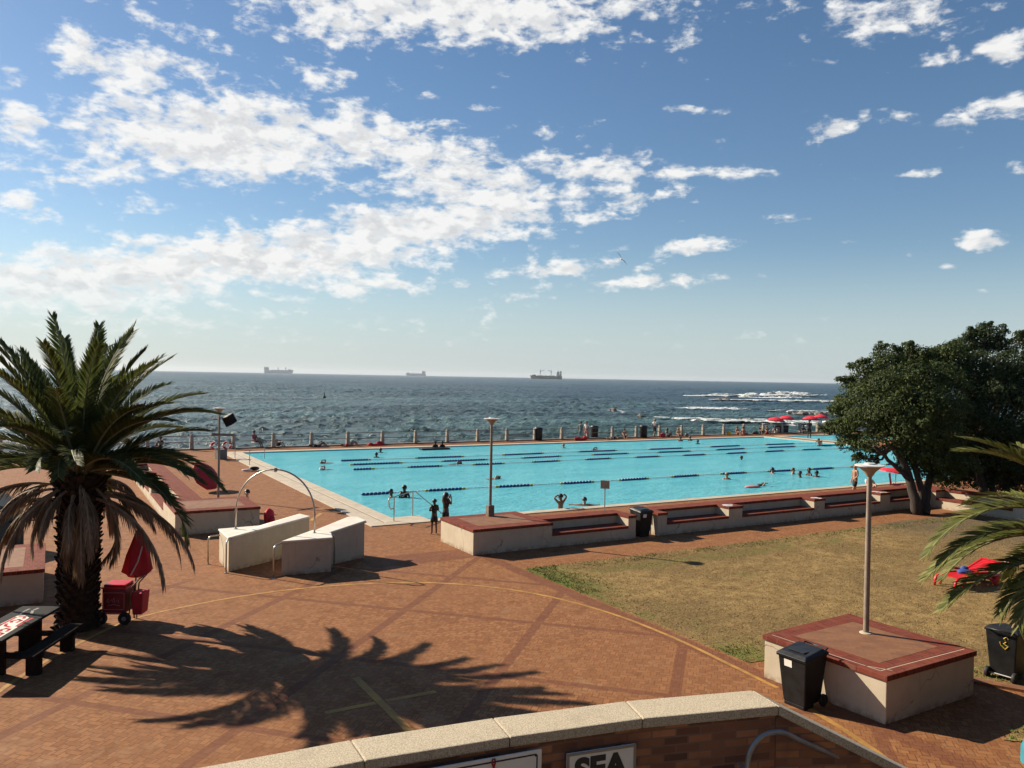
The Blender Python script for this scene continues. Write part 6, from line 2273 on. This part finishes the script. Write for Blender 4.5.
# ------------------------------------------------------------------ ships
def hull_mesh(L, B, D, draft_sheer=.0, n=18, bow=1):
    """hull along x, bow at +x*bow"""
    mb = MB()
    secs = []
    for i in range(n + 1):
        u = i / n
        x = -L / 2 + L * u
        f = min(1, (1 - u) / .16) ** .55 if u > .84 else (min(1, (u + .02) / .07) ** .4)
        sheer = D * (.16 * max(0, (u - .82) / .18) ** 1.4 + .05 * max(0, (.12 - u) / .12))
        rake = .035 * L * max(0, (u - .9) / .1)
        b = B / 2 * max(.03, f)
        secs.append([(bow * (x - rake * .6), -b * .75, -2), (bow * x, -b, D * .45), (bow * (x + rake), -b, D + sheer), (bow * (x + rake), b, D + sheer), (bow * x, b, D * .45), (bow * (x - rake * .6), b * .75, -2)])
    for s_ in secs:
        mb.v += s_
    for i in range(n):
        for j in range(6):
            mb.f.append((i * 6 + j, i * 6 + (j + 1) % 6, (i + 1) * 6 + (j + 1) % 6, (i + 1) * 6 + j))
    mb.f += [tuple(range(5, -1, -1)), tuple(range(n * 6, n * 6 + 6))]
    return mb


def ship(label, px, dist, L_px, bow, hullmat, cranes, house, deck_px=3.2, masts=True, upper='ship_white'):
    d_ = ray(px, 376)
    d_.z = 0
    d_.normalize()
    loc = Vector((CAM.x, CAM.y, SEA_Z)) + d_ * dist
    L = L_px * dist / F
    D = deck_px * dist / F
    th = thing('cargo_ship', label, 'ship', loc, -YAW, None)
    fix_normals(hull_mesh(L, L * .16, D, bow=bow).build('hull', hullmat, th))
    B = L * .15
    x0 = -bow * L * .5 * house[0]
    hh, w_ = house[1] * dist / F, L * house[2]
    st = MB()
    for k in range(4):
        q = 1 - .1 * k
        st.box(x0 - w_ / 2 * q, x0 + w_ / 2 * q, -B / 2 * q, B / 2 * q, D + hh * k / 4 * .9 + .05, D + hh * (k + 1) / 4 * .9)
    st.box(x0 - w_ * .32, x0 + w_ * .32, -B * .62, B * .62, D + hh * .9, D + hh)
    hs = st.build('deckhouse', upper, th)
    wn = MB()
    for k in range(4):
        z = D + hh * (k + .55) / 4 * .9
        wn.box(x0 - w_ / 2 * (1 - .1 * k) - .15, x0 + w_ / 2 * (1 - .1 * k) + .15, -B / 2 * (1 - .1 * k) - .15, B / 2 * (1 - .1 * k) + .15, z, z + hh * .05)
    wn.build('window_band', 'hull_dark', hs)
    fn = MB().box(x0 - bow * w_ * .75 - w_ * .18, x0 - bow * w_ * .75 + w_ * .18, -B * .16, B * .16, D, D + hh * 1.12)
    fn.build('funnel', hullmat, th)
    MB().tube([(x0, 0, D + hh), (x0, 0, D + hh * 1.45)], L * .004, 6).build('mast', hullmat, th)
    for (u, hpx, jib) in cranes:
        x = bow * L * u
        ch_ = hpx * dist / F
        c = MB().tube([(x, 0, D), (x, 0, D + ch_)], L * .011, 8).box(x - L * .016, x + L * .016, -L * .014, L * .014, D + ch_ * .6, D + ch_ * .78)
        c.tube([(x, 0, D + ch_ * .7), (x + jib * L * .15, 0, D + ch_ * (.95 if abs(jib) > .5 else .8))], L * .006, 6)
        c.tube([(x, 0, D + ch_), (x + jib * L * .15, 0, D + ch_ * (.95 if abs(jib) > .5 else .8))], L * .002, 4)
        c.build('deck_crane', 'hull_haze_grey', th)
    fc = MB().box(bow * L * .40 - L * .06, bow * L * .40 + L * .06, -B * .42, B * .42, D, D + 1.1 * dist / F)
    fc.build('forecastle', hullmat, th)
    hc_ = MB()
    for k in range(5):
        hc_.box(bow * L * (-.22 + .12 * k) - L * .045, bow * L * (-.22 + .12 * k) + L * .045, -B * .3, B * .3, D, D + .55 * dist / F)
    hc_.build('hatch_cover', 'hull_haze_grey', th)
    return th


ship('dark cargo ship with two deck cranes and white deckhouse on the horizon', 546.5, 4600, 31, -1, 'hull_dark', [(.20, 6.2, .9), (-.15, 6.0, -.7)], (.74, 4.6, .12), 3.0)
ship('faint long flat ship on the horizon above the left of the pool', 278.5, 8200, 27, 1, 'hull_haze_grey', [(-.02, 3.0, .2), (.25, 3.2, .2)], (.82, 2.9, .11), 2.8, upper='hull_haze_grey')
ship('faintest small ship on the horizon left of the middle lamp', 416, 9400, 19.5, -1, 'hull_haze_grey', [(.15, 1.8, .2)], (.72, 2.8, .12), 1.9, upper='hull_haze_grey')
